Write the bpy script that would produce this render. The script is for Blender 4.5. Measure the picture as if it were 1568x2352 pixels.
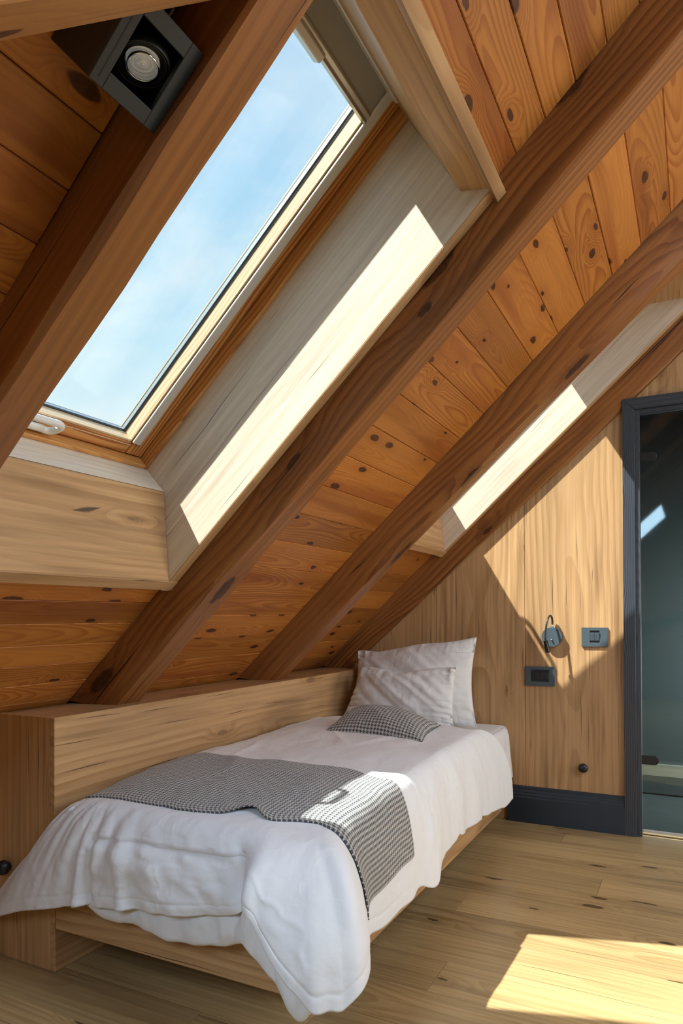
import bpy, bmesh, math, random
import numpy as np
from mathutils import Vector, Matrix

random.seed(7)
for o in list(bpy.data.objects):
    bpy.data.objects.remove(o)
SC = bpy.context.scene
COL = SC.collection

# ------------------------------------------------------------------ camera
cd = bpy.data.cameras.new('camera')
cam = bpy.data.objects.new('camera', cd)
COL.objects.link(cam)
YAW, ROLL, PITCH, FPX, CY = 0.4749, -0.0045, 0.0055, 1582.46, 1406.54
cF = Vector((-math.sin(YAW) * math.cos(PITCH), math.cos(YAW) * math.cos(PITCH), math.sin(PITCH)))
cR0 = Vector((math.cos(YAW), math.sin(YAW), 0))
cU0 = cR0.cross(cF)
cR = cR0 * math.cos(ROLL) + cU0 * math.sin(ROLL)
cU = cU0 * math.cos(ROLL) - cR0 * math.sin(ROLL)
cam.matrix_world = Matrix(((cR.x, cU.x, -cF.x, 0), (cR.y, cU.y, -cF.y, 0), (cR.z, cU.z, -cF.z, 1.05), (0, 0, 0, 1)))
cd.sensor_fit = 'VERTICAL'
cd.sensor_height = 36.0
cd.lens = FPX * 36.0 / 2352.0
cd.shift_y = (CY - 1176.0) / 2352.0
cd.clip_start = 0.02
SC.camera = cam

# ------------------------------------------------------------------ view, world, sun, fill lights
SC.view_settings.view_transform = 'Standard'
SC.view_settings.look = 'None'
SC.view_settings.gamma = 1.0
SC.view_settings.use_curve_mapping = False
SC.view_settings.exposure = 0.0
SC.cycles.use_adaptive_sampling = True
SC.cycles.adaptive_threshold = 0.04
SC.cycles.max_bounces = 7
SC.cycles.diffuse_bounces = 4
SC.cycles.glossy_bounces = 3
SC.cycles.transparent_max_bounces = 12
SC.cycles.caustics_reflective = False
SC.cycles.caustics_refractive = False
SC.cycles.sample_clamp_indirect = 6.0
SC.cycles.use_denoising = True


class NG:
    """small helper that writes node graphs"""

    def __init__(self, tree):
        self.t = tree
        tree.nodes.clear()

    def n(self, typ, **kw):
        nd = self.t.nodes.new(typ)
        for k, v in kw.items():
            setattr(nd, k, v)
        return nd

    def put(self, sock, v):
        if isinstance(v, bpy.types.NodeSocket):
            self.t.links.new(v, sock)
        else:
            sock.default_value = v

    def m(self, op, a, b=None, c=None, clamp=False):
        nd = self.n('ShaderNodeMath', operation=op, use_clamp=clamp)
        self.put(nd.inputs[0], a)
        if b is not None:
            self.put(nd.inputs[1], b)
        if c is not None:
            self.put(nd.inputs[2], c)
        return nd.outputs[0]

    def vm(self, op, a, b=None, s=None):
        nd = self.n('ShaderNodeVectorMath', operation=op)
        self.put(nd.inputs[0], a)
        if b is not None:
            self.put(nd.inputs[1], b)
        if s is not None:
            self.put(nd.inputs['Scale'], s)
        return nd.outputs['Value'] if op in ('LENGTH', 'DOT_PRODUCT', 'DISTANCE') else nd.outputs['Vector']

    def xyz(self, v):
        nd = self.n('ShaderNodeSeparateXYZ')
        self.put(nd.inputs[0], v)
        return nd.outputs

    def comb(self, x, y, z):
        nd = self.n('ShaderNodeCombineXYZ')
        for i, q in enumerate((x, y, z)):
            self.put(nd.inputs[i], q)
        return nd.outputs[0]

    def noise(self, v, scale=1.0, detail=2.0, rough=0.5, dist=0.0):
        nd = self.n('ShaderNodeTexNoise')
        self.put(nd.inputs['Vector'], v)
        nd.inputs['Scale'].default_value = scale
        nd.inputs['Detail'].default_value = detail
        nd.inputs['Roughness'].default_value = rough
        nd.inputs['Distortion'].default_value = dist
        return nd.outputs['Fac']

    def voro(self, v, scale=1.0, rnd=1.0):
        nd = self.n('ShaderNodeTexVoronoi', voronoi_dimensions='2D')
        self.put(nd.inputs['Vector'], v)
        nd.inputs['Scale'].default_value = scale
        nd.inputs['Randomness'].default_value = rnd
        return nd.outputs['Distance'], nd.outputs['Color']

    def ramp(self, f, lo, hi):                         # smooth 0..1 between lo and hi
        nd = self.n('ShaderNodeMapRange', interpolation_type='SMOOTHSTEP')
        self.put(nd.inputs['Value'], f)
        self.put(nd.inputs['From Min'], lo)
        self.put(nd.inputs['From Max'], hi)
        return nd.outputs['Result']

    def mix(self, f, a, b, typ='MIX'):
        nd = self.n('ShaderNodeMix', data_type='RGBA', blend_type=typ)
        self.put(nd.inputs[0], f)
        self.put(nd.inputs[6], a if not isinstance(a, tuple) else (*a, 1.0)[:4])
        self.put(nd.inputs[7], b if not isinstance(b, tuple) else (*b, 1.0)[:4])
        return nd.outputs[2]

    def bump(self, h, strength=0.2, dist=0.002):
        nd = self.n('ShaderNodeBump')
        nd.inputs['Strength'].default_value = strength
        nd.inputs['Distance'].default_value = dist
        self.put(nd.inputs['Height'], h)
        return nd.outputs[0]

    def bsdf(self, color, rough=0.5, metal=0.0, normal=None, **kw):
        nd = self.n('ShaderNodeBsdfPrincipled')
        self.put(nd.inputs['Base Color'], color if not isinstance(color, tuple) else (*color, 1.0)[:4])
        self.put(nd.inputs['Roughness'], rough)
        self.put(nd.inputs['Metallic'], metal)
        if normal is not None:
            self.put(nd.inputs['Normal'], normal)
        for k, v in kw.items():
            self.put(nd.inputs[k], v)
        return nd.outputs[0]

    def out(self, sh):
        o = self.n('ShaderNodeOutputMaterial')
        self.t.links.new(sh, o.inputs['Surface'])


# world: one blue sky with thin bright cloud, the same all round
W = bpy.data.worlds.new('sky')
SC.world = W
W.use_nodes = True
g = NG(W.node_tree)
d = g.vm('NORMALIZE', g.n('ShaderNodeTexCoord').outputs['Generated'])
X_, Y_, Z_ = g.xyz(d)
el = g.m('MAXIMUM', Z_, 0.0)
sky = g.mix(g.ramp(el, 0.15, 0.95), (0.64, 0.88, 0.98), (0.20, 0.50, 0.90))
pl = g.m('ADD', el, 0.35)
cp = g.comb(g.m('DIVIDE', X_, pl), g.m('DIVIDE', Y_, pl), g.m('MULTIPLY', el, 0.8))
c1 = g.noise(g.vm('MULTIPLY', cp, (1.6, 2.2, 5.0)), 1.0, 7.0, 0.62, 0.6)
c2 = g.noise(g.vm('MULTIPLY', cp, (0.9, 1.1, 3.0)), 1.1, 3.0, 0.5, 0.2)
cl = g.m('MULTIPLY', g.ramp(g.m('ADD', g.m('MULTIPLY', c1, 0.75), g.m('MULTIPLY', c2, 0.45)), 0.44, 0.80),
         g.m('SUBTRACT', 1.15, g.m('MULTIPLY', el, 0.75)), clamp=True)
sky = g.mix(cl, sky, (0.93, 0.96, 0.98))
bg = g.n('ShaderNodeBackground')
g.put(bg.inputs[0], sky)
bg.inputs[1].default_value = 1.12
wo = g.n('ShaderNodeOutputWorld')
W.node_tree.links.new(bg.outputs[0], wo.inputs[0])

SUN_DIR = Vector((0.513, 0.43, -0.886)).normalized()
sl = bpy.data.lights.new('sun', 'SUN')
sl.energy = 13.0
sl.angle = math.radians(0.6)
sl.color = (1.0, 0.975, 0.93)
sun = bpy.data.objects.new('sun', sl)
COL.objects.link(sun)
sun.location = (-4, -3, 8)
sun.rotation_euler = SUN_DIR.to_track_quat('-Z', 'Y').to_euler()


def area(name, loc, to, size, energy, color):
    l = bpy.data.lights.new(name, 'AREA')
    l.shape = 'RECTANGLE'
    l.size, l.size_y = size
    l.energy = energy
    l.color = color
    o = bpy.data.objects.new(name, l)
    COL.objects.link(o)
    o.location = loc
    o.rotation_euler = (Vector(to) - Vector(loc)).to_track_quat('-Z', 'Y').to_euler()
    return o


# fill lights added for brightness, no glazing modelled: rear slope, opposite side, shower room
area('fill_rear_slope', (-0.72, -0.78, 1.74), (-0.72 + 0.675, -0.78, 1.74 - 0.737), (0.95, 1.15), 72.0, (0.58, 0.79, 1.0))
area('fill_opposite_high', (2.00, 1.15, 2.68), (2.00 - 0.74, 1.20, 2.68 - 0.67), (1.2, 2.2), 68.0, (0.74, 0.87, 1.0))
area('fill_opposite_low', (2.72, 2.75, 1.10), (-1.2, 2.0, 0.95), (1.4, 1.7), 46.0, (1.0, 0.94, 0.86))
area('fill_shower_room', (0.85, 4.05, 0.95), (0.35, 4.90, 0.30), (0.5, 0.2), 80.0, (0.95, 0.98, 1.0))

# ------------------------------------------------------------------ frames of reference (metres; z up; the bed runs along +y to the end wall)
TH = 0.7413
CT, ST = math.cos(TH), math.sin(TH)
ZC = 2.4909
SD = Vector((CT, 0, ST))        # up the roof slope
ND = Vector((ST, 0, -CT))       # out of the roof into the room
YD = Vector((0, 1, 0))
ZK, XK, Y0, YW = 0.752, -1.691, 1.427, 3.556
RD = 0.128                      # rafters show this much below the boards


KC = 1.03                       # the roof was surveyed from the camera station; KC is its scale about that station
EYE = Vector((0, 0, 1.05))
ZC2 = 1.05 + KC * (ZC - 1.05)   # height of the board plane at x = 0


def rw(s, y, n):
    return EYE + KC * (Vector((s * CT + n * ST, y, ZC + s * ST - n * CT)) - EYE)


# ------------------------------------------------------------------ materials
def mat(name):
    m = bpy.data.materials.new(name)
    m.use_nodes = True
    return m, NG(m.node_tree)


def wood(name, light, dark, crack_scale=1.0, crack_w=1.0, ring=95.0, ring_amt=0.55, knots=0.0, knot_col=(0.06, 0.02, 0.008), cracks=0.0, crack_col=(0.05, 0.03, 0.02),
         rough=0.42, blot=0.25, vary=0.18, bump=0.12, fiber=0.16, streak=0.0, knot_mix=0.92, knot_scale=(2.6, 7.0, 7.0), red=None, coat=0.0, pith=0.05, spec=0.4):
    """solid timber; the grain follows the object's own x axis"""
    m, g = mat(name)
    oi = g.n('ShaderNodeObjectInfo').outputs['Random']
    P = g.n('ShaderNodeTexCoord').outputs['Object']
    off = g.comb(g.m('MULTIPLY', oi, 61.3), g.m('MULTIPLY', oi, 17.1), g.m('MULTIPLY', oi, 9.7))
    Q = g.vm('ADD', P, off)
    x, y, z = g.xyz(Q)
    px, py, pz = g.xyz(P)
    kmask = None
    bend = 0.0
    if knots > 0:
        kv = g.vm('MULTIPLY', Q, knot_scale)
        if knot_scale[2] != 0.0:
            kv = g.comb(g.m('MULTIPLY', x, knot_scale[0]), g.m('MULTIPLY', g.m('SUBTRACT', y, z), knot_scale[1]), 0.0)
        kw = g.noise(g.vm('MULTIPLY', Q, (22.0, 34.0, 34.0)), 1.0, 2.0)
        kw2 = g.noise(g.vm('MULTIPLY', Q, (31.0, 19.0, 19.0)), 1.0, 2.0)
        kv = g.vm('ADD', kv, g.comb(g.m('MULTIPLY', g.m('SUBTRACT', kw, 0.5), 0.10), g.m('MULTIPLY', g.m('SUBTRACT', kw2, 0.5), 0.10), 0.0))
        kd, kc = g.voro(kv, 1.0, 1.0)
        on = g.m('LESS_THAN', g.xyz(kc)[0], knots)
        sz = g.m('ADD', 0.055, g.m('MULTIPLY', g.xyz(kc)[1], 0.095))
        kmask = g.m('MULTIPLY', on, g.ramp(g.m('DIVIDE', kd, sz), 1.0, 0.72))
        halo = g.m('MULTIPLY', on, g.ramp(kd, 0.42, 0.05))
        bend = g.m('MULTIPLY', halo, 0.035)
    lo = g.noise(g.vm('MULTIPLY', Q, (0.9, 2.2, 2.2)), 1.0, 2.0, 0.5)
    lo2 = g.noise(g.vm('MULTIPLY', Q, (1.3, 9.0, 9.0)), 1.0, 2.0, 0.5)
    yy = g.m('ADD', g.m('ADD', py, g.m('MULTIPLY', g.m('SUBTRACT', oi, 0.5), 0.07)), g.m('MULTIPLY', g.m('SUBTRACT', lo2, 0.5), 0.025))
    zz = g.m('ADD', g.m('ADD', pz, pith), g.m('MULTIPLY', g.m('SUBTRACT', lo, 0.5), 0.22))
    r = g.m('SQRT', g.m('ADD', g.m('MULTIPLY', yy, yy), g.m('MULTIPLY', zz, zz)))
    if kmask is not None:
        r = g.m('ADD', r, bend)
    ph = g.m('FRACT', g.m('MULTIPLY', r, ring))
    late = g.m('MULTIPLY', g.ramp(ph, 0.25, 0.92), g.ramp(ph, 1.0, 0.94))
    lowamt = g.ramp(g.noise(g.vm('MULTIPLY', Q, (0.7, 5.0, 5.0)), 1.0, 2.0), 0.34, 0.66)
    f = g.m('MULTIPLY', late, g.m('MULTIPLY', ring_amt, g.m('ADD', 0.35, lowamt)), clamp=True)
    col = g.mix(f, light, dark)
    if red is not None:
        rm = g.ramp(g.noise(g.vm('MULTIPLY', Q, (0.8, 11.0, 11.0)), 1.0, 2.0, 0.5), 0.50, 0.70)
        col = g.mix(g.m('MULTIPLY', rm, 0.6), col, red)
    tone = g.m('ADD', 1.0 - blot * 0.5, g.m('MULTIPLY', g.noise(g.vm('MULTIPLY', Q, (1.1, 6.0, 6.0)), 1.0, 3.0), blot))
    fib = g.noise(g.vm('MULTIPLY', Q, (9.0, 420.0, 420.0)), 1.0, 2.0, 0.6)
    tone = g.m('MULTIPLY', tone, g.m('ADD', 1.0 - fiber * 0.5, g.m('MULTIPLY', fib, fiber)))
    tone = g.m('MULTIPLY', tone, g.m('ADD', 1.0 - vary * 0.5, g.m('MULTIPLY', g.m('FRACT', g.m('MULTIPLY', oi, 7.77)), vary)))
    if streak > 0:
        sk = g.noise(g.vm('MULTIPLY', Q, (1.5, 85.0, 85.0)), 1.0, 3.0, 0.6)
        tone = g.m('MULTIPLY', tone, g.m('ADD', 1.0 - streak * 0.5, g.m('MULTIPLY', g.ramp(sk, 0.28, 0.72), streak)))
    hgt = fib
    if kmask is not None:
        kc2 = g.mix(g.ramp(g.noise(g.vm('MULTIPLY', Q, (60, 60, 60))), 0.3, 0.7), knot_col, tuple(c * 2.2 for c in knot_col))
        col = g.mix(g.m('MULTIPLY', halo, 0.35), col, dark)
        col = g.mix(g.m('MULTIPLY', kmask, knot_mix), col, kc2)
    if cracks > 0:
        bl = g.noise(g.vm('MULTIPLY', Q, (1.2, 20.0, 20.0)), 1.0, 3.0)
        cg = g.noise(g.vm('MULTIPLY', Q, (1.5, 8.0, 8.0)), 1.0, 2.0)
        shade = g.m('MULTIPLY', g.ramp(bl, 0.46, 0.70), g.ramp(cg, 0.42, 0.66))
        col = g.mix(g.m('MULTIPLY', shade, 0.55), col, tuple(0.5 * c for c in dark))
        wob = g.m('MULTIPLY', g.m('SUBTRACT', g.noise(g.vm('MULTIPLY', Q, (3.5, 3.0, 3.0)), 1.0, 2.0), 0.5), 0.016)
        tt = g.m('ADD', g.m('ADD', y, z), wob)
        cm = 0.0
        for sx, sy, thr, wid, seed in ((2.6, 13.0, 0.55 * cracks, 0.0011, 3.7), (1.3, 7.0, 0.50 * cracks, 0.0016, 11.3)):
            sx, sy, wid = sx * crack_scale, sy * crack_scale, wid * crack_w
            nd = g.n('ShaderNodeTexVoronoi', voronoi_dimensions='2D')
            g.put(nd.inputs['Vector'], g.comb(g.m('MULTIPLY', g.m('ADD', x, seed), sx), g.m('MULTIPLY', tt, sy), 0.0))
            nd.inputs['Scale'].default_value = 1.0
            px2, py2, _z = g.xyz(nd.outputs['Position'])
            cr, cgn, cb = g.xyz(nd.outputs['Color'])
            dx = g.m('ABSOLUTE', g.m('SUBTRACT', g.m('MULTIPLY', g.m('ADD', x, seed), sx), px2))
            dy = g.m('DIVIDE', g.m('ABSOLUTE', g.m('SUBTRACT', g.m('MULTIPLY', tt, sy), py2)), sy)
            tap = g.ramp(dx, g.m('ADD', 0.10, g.m('MULTIPLY', cgn, 0.42)), 0.0)
            one = g.m('MULTIPLY', g.m('LESS_THAN', cr, thr), g.ramp(dy, g.m('MULTIPLY', tap, g.m('MULTIPLY', wid, g.m('ADD', 0.6, cb))), g.m('MULTIPLY', tap, wid * 0.25)))
            one = g.m('MULTIPLY', one, g.m('GREATER_THAN', tap, 0.02))
            cm = one if cm == 0.0 else g.m('MAXIMUM', cm, one)
        col = g.mix(g.m('MULTIPLY', cm, 0.9), col, crack_col)
        hgt = g.m('SUBTRACT', fib, g.m('MULTIPLY', cm, 2.0))
    col = g.mix(1.0, col, g.comb(tone, tone, tone), 'MULTIPLY')
    nrm = g.bump(hgt, bump, 0.0012)
    g.out(g.bsdf(col, rough, normal=nrm, **{'Specular IOR Level': spec, 'Coat Weight': coat, 'Coat Roughness': 0.25}))
    return m


def plain(name, col, rough=0.5, metal=0.0, bumpscale=0.0, bumpamt=0.0, **kw):
    m, g = mat(name)
    P = g.n('ShaderNodeTexCoord').outputs['Object']
    nz = g.noise(g.vm('MULTIPLY', P, (30, 30, 30)), 1.0, 3.0)
    t = g.m('ADD', 0.94, g.m('MULTIPLY', nz, 0.12))
    c = g.mix(1.0, col, g.comb(t, t, t), 'MULTIPLY')
    nrm = g.bump(g.noise(g.vm('MULTIPLY', P, (bumpscale,) * 3), 1.0, 2.0), bumpamt, 0.001) if bumpamt else None
    g.out(g.bsdf(c, rough, metal, normal=nrm, **kw))
    return m


M = {}
M['pine'] = wood('orange_pine_boards', (0.44, 0.170, 0.034), (0.27, 0.076, 0.013), ring=120, ring_amt=0.55, knots=0.55,
                 knot_scale=(4.0, 10.5, 0.0), rough=0.38, blot=0.50, vary=0.40, red=(0.23, 0.055, 0.012), pith=0.045, knot_col=(0.030, 0.010, 0.004), streak=0.14)
M['rafter'] = wood('stained_timber', (0.285, 0.112, 0.030), (0.120, 0.034, 0.007), crack_scale=0.55, crack_w=2.4, ring=42, ring_amt=0.55, knots=0.34, knot_scale=(1.9, 5.2, 4.6),
                   rough=0.40, blot=0.60, coat=0.15, vary=0.08, cracks=0.85, crack_col=(0.02, 0.008, 0.004), pith=0.09, knot_col=(0.030, 0.010, 0.003), bump=0.2, streak=0.28)
M['oak'] = wood('light_oak_panel', (0.51, 0.308, 0.146), (0.31, 0.155, 0.058), crack_w=1.4, ring=40, ring_amt=0.42, knots=0.14, knot_mix=0.6, knot_scale=(2.8, 9.0, 5.5),
                rough=0.40, blot=0.50, vary=0.10, cracks=0.90, pith=0.10, knot_col=(0.13, 0.075, 0.035), bump=0.06, streak=0.22, fiber=0.22)
M['lining'] = wood('oak_glare_lining', (0.68, 0.575, 0.45), (0.54, 0.43, 0.31), ring=40, ring_amt=0.26, knots=0.08, knot_mix=0.5, knot_scale=(2.8, 9.0, 5.5),  # same oak, lightened so the sunlit reveal reads white
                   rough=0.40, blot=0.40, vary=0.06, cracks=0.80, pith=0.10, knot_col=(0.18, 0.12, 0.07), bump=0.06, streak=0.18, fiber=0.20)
M['brace'] = wood('lit_brace_timber', (0.50, 0.255, 0.085), (0.34, 0.130, 0.035), crack_w=1.2, ring=45, ring_amt=0.4, knots=0.10, knot_scale=(2.2, 6.0, 4.6),  # light from below put into the colour, paler than the rafters
                  rough=0.45, blot=0.4, vary=0.0, cracks=0.4, pith=0.08, bump=0.15, streak=0.2)
M['floor'] = wood('oiled_oak_planks', (0.46, 0.315, 0.145), (0.31, 0.190, 0.076), ring=60, ring_amt=0.45, knots=0.20, knot_scale=(2.6, 8.5, 0.0),
                  rough=0.33, blot=0.50, vary=0.36, cracks=0.55, pith=0.06, knot_col=(0.05, 0.03, 0.012), bump=0.08, streak=0.24)
M['band_oak'] = wood('bright_band_oak', (0.86, 0.78, 0.62), (0.74, 0.64, 0.47), ring=40, ring_amt=0.3, rough=0.5, blot=0.1, vary=0.0, streak=0.1)  # pale enough to give the bright band in the door glass
M['winpine'] = wood('varnished_window_pine', (0.60, 0.300, 0.095), (0.34, 0.105, 0.028), ring=75, ring_amt=0.8, rough=0.25, blot=0.2, vary=0.1, pith=0.04)
M['winpale'] = wood('pale_window_pine', (0.70, 0.55, 0.36), (0.52, 0.35, 0.18), ring=110, ring_amt=0.6, rough=0.3, blot=0.1, vary=0.05, pith=0.04)
M['black_wood'] = wood('black_stained_ash', (0.050, 0.060, 0.075), (0.020, 0.024, 0.030), ring=140, ring_amt=0.8, rough=0.36, blot=0.3, vary=0.0, fiber=0.5, bump=0.4, spec=0.6)
M['navy'] = plain('dark_navy_lacquer', (0.022, 0.032, 0.045), 0.34)
M['slate'] = plain('slate_grey_plastic', (0.060, 0.085, 0.100), 0.45, bumpscale=900, bumpamt=0.1)
M['black'] = plain('black_metal', (0.012, 0.013, 0.014), 0.38)
M['blackin'] = plain('black_inner', (0.006, 0.006, 0.007), 0.6)
M['graphite'] = plain('graphite_metal', (0.020, 0.024, 0.026), 0.5, bumpscale=700, bumpamt=0.15)
M['chrome'] = plain('chrome', (0.8, 0.82, 0.85), 0.12, 1.0)
M['alu'] = plain('champagne_aluminium', (0.56, 0.52, 0.45), 0.34, 0.85)
M['alu_pale'] = plain('pale_grey_metal', (0.66, 0.66, 0.63), 0.42, 0.3)
M['screen'] = plain('dark_grey_blind_fabric', (0.30, 0.28, 0.25), 0.8, bumpscale=1500, bumpamt=0.2)
M['rubber'] = plain('black_gasket', (0.01, 0.011, 0.012), 0.5)
M['white_plastic'] = plain('white_plastic', (0.78, 0.78, 0.76), 0.28)
M['spacer'] = plain('glazing_spacer', (0.62, 0.66, 0.68), 0.25, 0.9)
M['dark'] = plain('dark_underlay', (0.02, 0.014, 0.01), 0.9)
M['plaster'] = plain('brown_boarded_wall', (0.20, 0.125, 0.065), 0.8)
M['teal'] = plain('grey_teal_wall', (0.15, 0.185, 0.19), 0.5)


def cloth(name, col, wr=0.35, scale=1.0):
    m, g = mat(name)
    P = g.n('ShaderNodeTexCoord').outputs['Object']
    w1 = g.noise(g.vm('MULTIPLY', P, (9 * scale, 7 * scale, 9 * scale)), 1.0, 3.0, 0.5, 0.7)
    w2 = g.noise(g.vm('MULTIPLY', P, (26 * scale, 20 * scale, 26 * scale)), 1.0, 3.0, 0.55, 0.3)
    weave = g.noise(g.vm('MULTIPLY', P, (1400, 1400, 1400)), 1.0, 1.0)
    n3 = g.noise(g.vm('MULTIPLY', P, (13 * scale, 10 * scale, 13 * scale)), 1.0, 2.0, 0.5, 0.3)
    ridge = g.m('POWER', g.m('SUBTRACT', 1.0, g.m('MULTIPLY', g.m('ABSOLUTE', g.m('SUBTRACT', n3, 0.5)), 4.0), clamp=True), 3.0)
    gate = g.ramp(g.noise(g.vm('MULTIPLY', P, (4, 4, 4)), 1.0, 1.0), 0.48, 0.62)
    h = g.m('ADD', w1, g.m('ADD', g.m('MULTIPLY', w2, 0.35), g.m('ADD', g.m('MULTIPLY', weave, 0.02), g.m('MULTIPLY', g.m('MULTIPLY', ridge, gate), 0.30))))
    g.out(g.bsdf(col, 0.75, normal=g.bump(h, wr, 0.014), **{'Sheen Weight': 0.15, 'Specular IOR Level': 0.25}))
    return m


M['linen'] = cloth('white_bed_linen', (0.79, 0.81, 0.83), 0.30)
M['pillow'] = cloth('white_pillow_cotton', (0.80, 0.79, 0.77), 0.30, 1.3)
M['sheet'] = cloth('white_fitted_sheet', (0.80, 0.80, 0.80), 0.14)


def hound(name, pitch):
    """woven houndstooth in the object's uv (metres)"""
    m, g = mat(name)
    uv = g.n('ShaderNodeTexCoord').outputs['UV']
    u, v, _ = g.xyz(uv)
    k = 8.0 / pitch
    i = g.m('FLOOR', g.m('MULTIPLY', u, k))
    j = g.m('FLOOR', g.m('MULTIPLY', v, k))
    over = g.m('LESS_THAN', g.m('FLOORED_MODULO', g.m('ADD', i, j), 4.0), 2.0)
    wi = g.m('LESS_THAN', g.m('FLOORED_MODULO', i, 8.0), 4.0)
    wj = g.m('LESS_THAN', g.m('FLOORED_MODULO', j, 8.0), 4.0)
    dk = g.m('ADD', g.m('MULTIPLY', over, wi), g.m('MULTIPLY', g.m('SUBTRACT', 1.0, over), wj))
    nz = g.noise(g.comb(g.m('MULTIPLY', u, 60.0), g.m('MULTIPLY', v, 60.0), 0.0), 1.0, 2.0)
    a = g.mix(nz, (0.50, 0.49, 0.46), (0.64, 0.62, 0.58))
    b = g.mix(nz, (0.050, 0.055, 0.060), (0.095, 0.10, 0.105))
    c = g.mix(dk, a, b)
    th = g.m('MULTIPLY', g.m('ABSOLUTE', g.m('SINE', g.m('MULTIPLY', u, k * math.pi))), g.m('ABSOLUTE', g.m('SINE', g.m('MULTIPLY', v, k * math.pi))))
    g.out(g.bsdf(c, 0.85, normal=g.bump(th, 0.5, 0.0008), **{'Sheen Weight': 0.2, 'Specular IOR Level': 0.15}))
    return m


M['hound_runner'] = hound('houndstooth_runner_cloth', 0.0135)
M['hound_cushion'] = hound('houndstooth_cushion_cloth', 0.0160)


def window_glass():
    m, g = mat('clear_window_glass')
    tr = g.n('ShaderNodeBsdfTransparent')
    tr.inputs[0].default_value = (0.97, 0.99, 0.99, 1)
    gl = g.n('ShaderNodeBsdfGlossy')
    gl.inputs['Roughness'].default_value = 0.0
    geo = g.n('ShaderNodeNewGeometry')
    cs = g.m('ABSOLUTE', g.vm('DOT_PRODUCT', geo.outputs['Normal'], geo.outputs['Incoming']))
    fres = g.m('ADD', 0.04, g.m('MULTIPLY', 0.96, g.m('POWER', g.m('SUBTRACT', 1.0, cs), 5.0)))
    mx = g.n('ShaderNodeMixShader')
    g.put(mx.inputs[0], g.m('MULTIPLY', fres, 0.6))
    m.node_tree.links.new(tr.outputs[0], mx.inputs[1])
    m.node_tree.links.new(gl.outputs[0], mx.inputs[2])
    g.out(mx.outputs[0])
    return m


def door_glass():
    m, g = mat('smoked_satin_glass')
    tr = g.n('ShaderNodeBsdfTransparent')
    tr.inputs[0].default_value = (0.38, 0.42, 0.41, 1)
    gl = g.n('ShaderNodeBsdfGlossy')
    gl.inputs['Roughness'].default_value = 0.03
    gl.inputs['Color'].default_value = (0.85, 0.95, 0.95, 1)
    geo = g.n('ShaderNodeNewGeometry')
    cs = g.m('ABSOLUTE', g.vm('DOT_PRODUCT', geo.outputs['Normal'], geo.outputs['Incoming']))
    fres = g.m('ADD', 0.04, g.m('MULTIPLY', 0.96, g.m('POWER', g.m('SUBTRACT', 1.0, cs), 5.0)))
    mx = g.n('ShaderNodeMixShader')
    g.put(mx.inputs[0], fres)
    m.node_tree.links.new(tr.outputs[0], mx.inputs[1])
    m.node_tree.links.new(gl.outputs[0], mx.inputs[2])
    g.out(mx.outputs[0])
    return m


M['glass'] = window_glass()
M['door_glass'] = door_glass()

# ------------------------------------------------------------------ object helpers
WM = {}


def register(o, mtx):
    WM[o.name] = mtx


def empty(name, loc=(0, 0, 0), **props):
    o = bpy.data.objects.new(name, None)
    COL.objects.link(o)
    o.location = loc
    o.empty_display_size = 0.05
    for k, v in props.items():
        o[k] = v
    register(o, Matrix.Translation(Vector(loc)))
    return o


def thing(name, label, category, loc=(0, 0, 0), group=None):
    o = empty(name, loc, label=label, category=category)
    if group:
        o['group'] = group
    return o


def structure(name, loc=(0, 0, 0)):
    return empty(name, loc, kind='structure')


AX = Matrix.Identity(3)


def frame(xa, ya):
    xa = Vector(xa).normalized()
    ya = Vector(ya)
    za = xa.cross(ya).normalized()
    ya = za.cross(xa).normalized()
    return Matrix((xa, ya, za)).transposed()


F_ROOF_Y = frame(YD, SD)            # grain along y, local y up the slope, local z into the room
F_ROOF_S = frame(SD, YD)            # grain up the slope
F_VERT = frame((0, 0, 1), (1, 0, 0))   # grain vertical; local z = +y
F_Y = frame((0, 1, 0), (0, 0, 1))      # grain along y; local z = +x
F_X = frame((1, 0, 0), (0, 1, 0))
F_XZ = frame((1, 0, 0), (0, 0, 1))     # grain along x, local y up; local z = -y


def put(o, world, parent):
    if parent is not None:
        o.parent = parent
        o.matrix_basis = WM[parent.name].inverted() @ world
    else:
        o.matrix_basis = world
    register(o, world)


def newobj(name, me, world, m=None, parent=None, smooth=False, **props):
    if m is not None and not me.materials:
        me.materials.append(m)
    if smooth:
        me.polygons.foreach_set('use_smooth', [True] * len(me.polygons))
    o = bpy.data.objects.new(name, me)
    COL.objects.link(o)
    put(o, world, parent)
    for k, v in props.items():
        o[k] = v
    return o


def M4(ax, loc):
    m = ax.to_4x4()
    m.translation = Vector(loc)
    return m


def bm_to_mesh(bm, name):
    bmesh.ops.recalc_face_normals(bm, faces=bm.faces)
    me = bpy.data.meshes.new(name)
    bm.to_mesh(me)
    bm.free()
    return me


def box_mesh(name, sx, sy, sz, bev=0.002, seg=1):
    bm = bmesh.new()
    bmesh.ops.create_cube(bm, size=1.0)
    for v in bm.verts:
        v.co = Vector((v.co.x * sx, v.co.y * sy, v.co.z * sz))
    if bev > 0:
        bmesh.ops.bevel(bm, geom=list(bm.edges), offset=min(bev, 0.45 * min(sx, sy, sz)), segments=seg, profile=0.5, affect='EDGES')
    return bm_to_mesh(bm, name)


def box(name, lo, hi, m, parent=None, ax=F_X, bev=0.002, seg=1, smooth=False, **props):
    """world-axis box between two corners; ax gives the grain (columns must be world axes)"""
    lo, hi = Vector(lo), Vector(hi)
    c = (lo + hi) / 2
    s = hi - lo
    sz = [abs(ax.col[k].dot(s)) for k in range(3)]
    return newobj(name, box_mesh(name, *sz, bev, seg), M4(ax, c), m, parent, smooth, **props)


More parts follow.
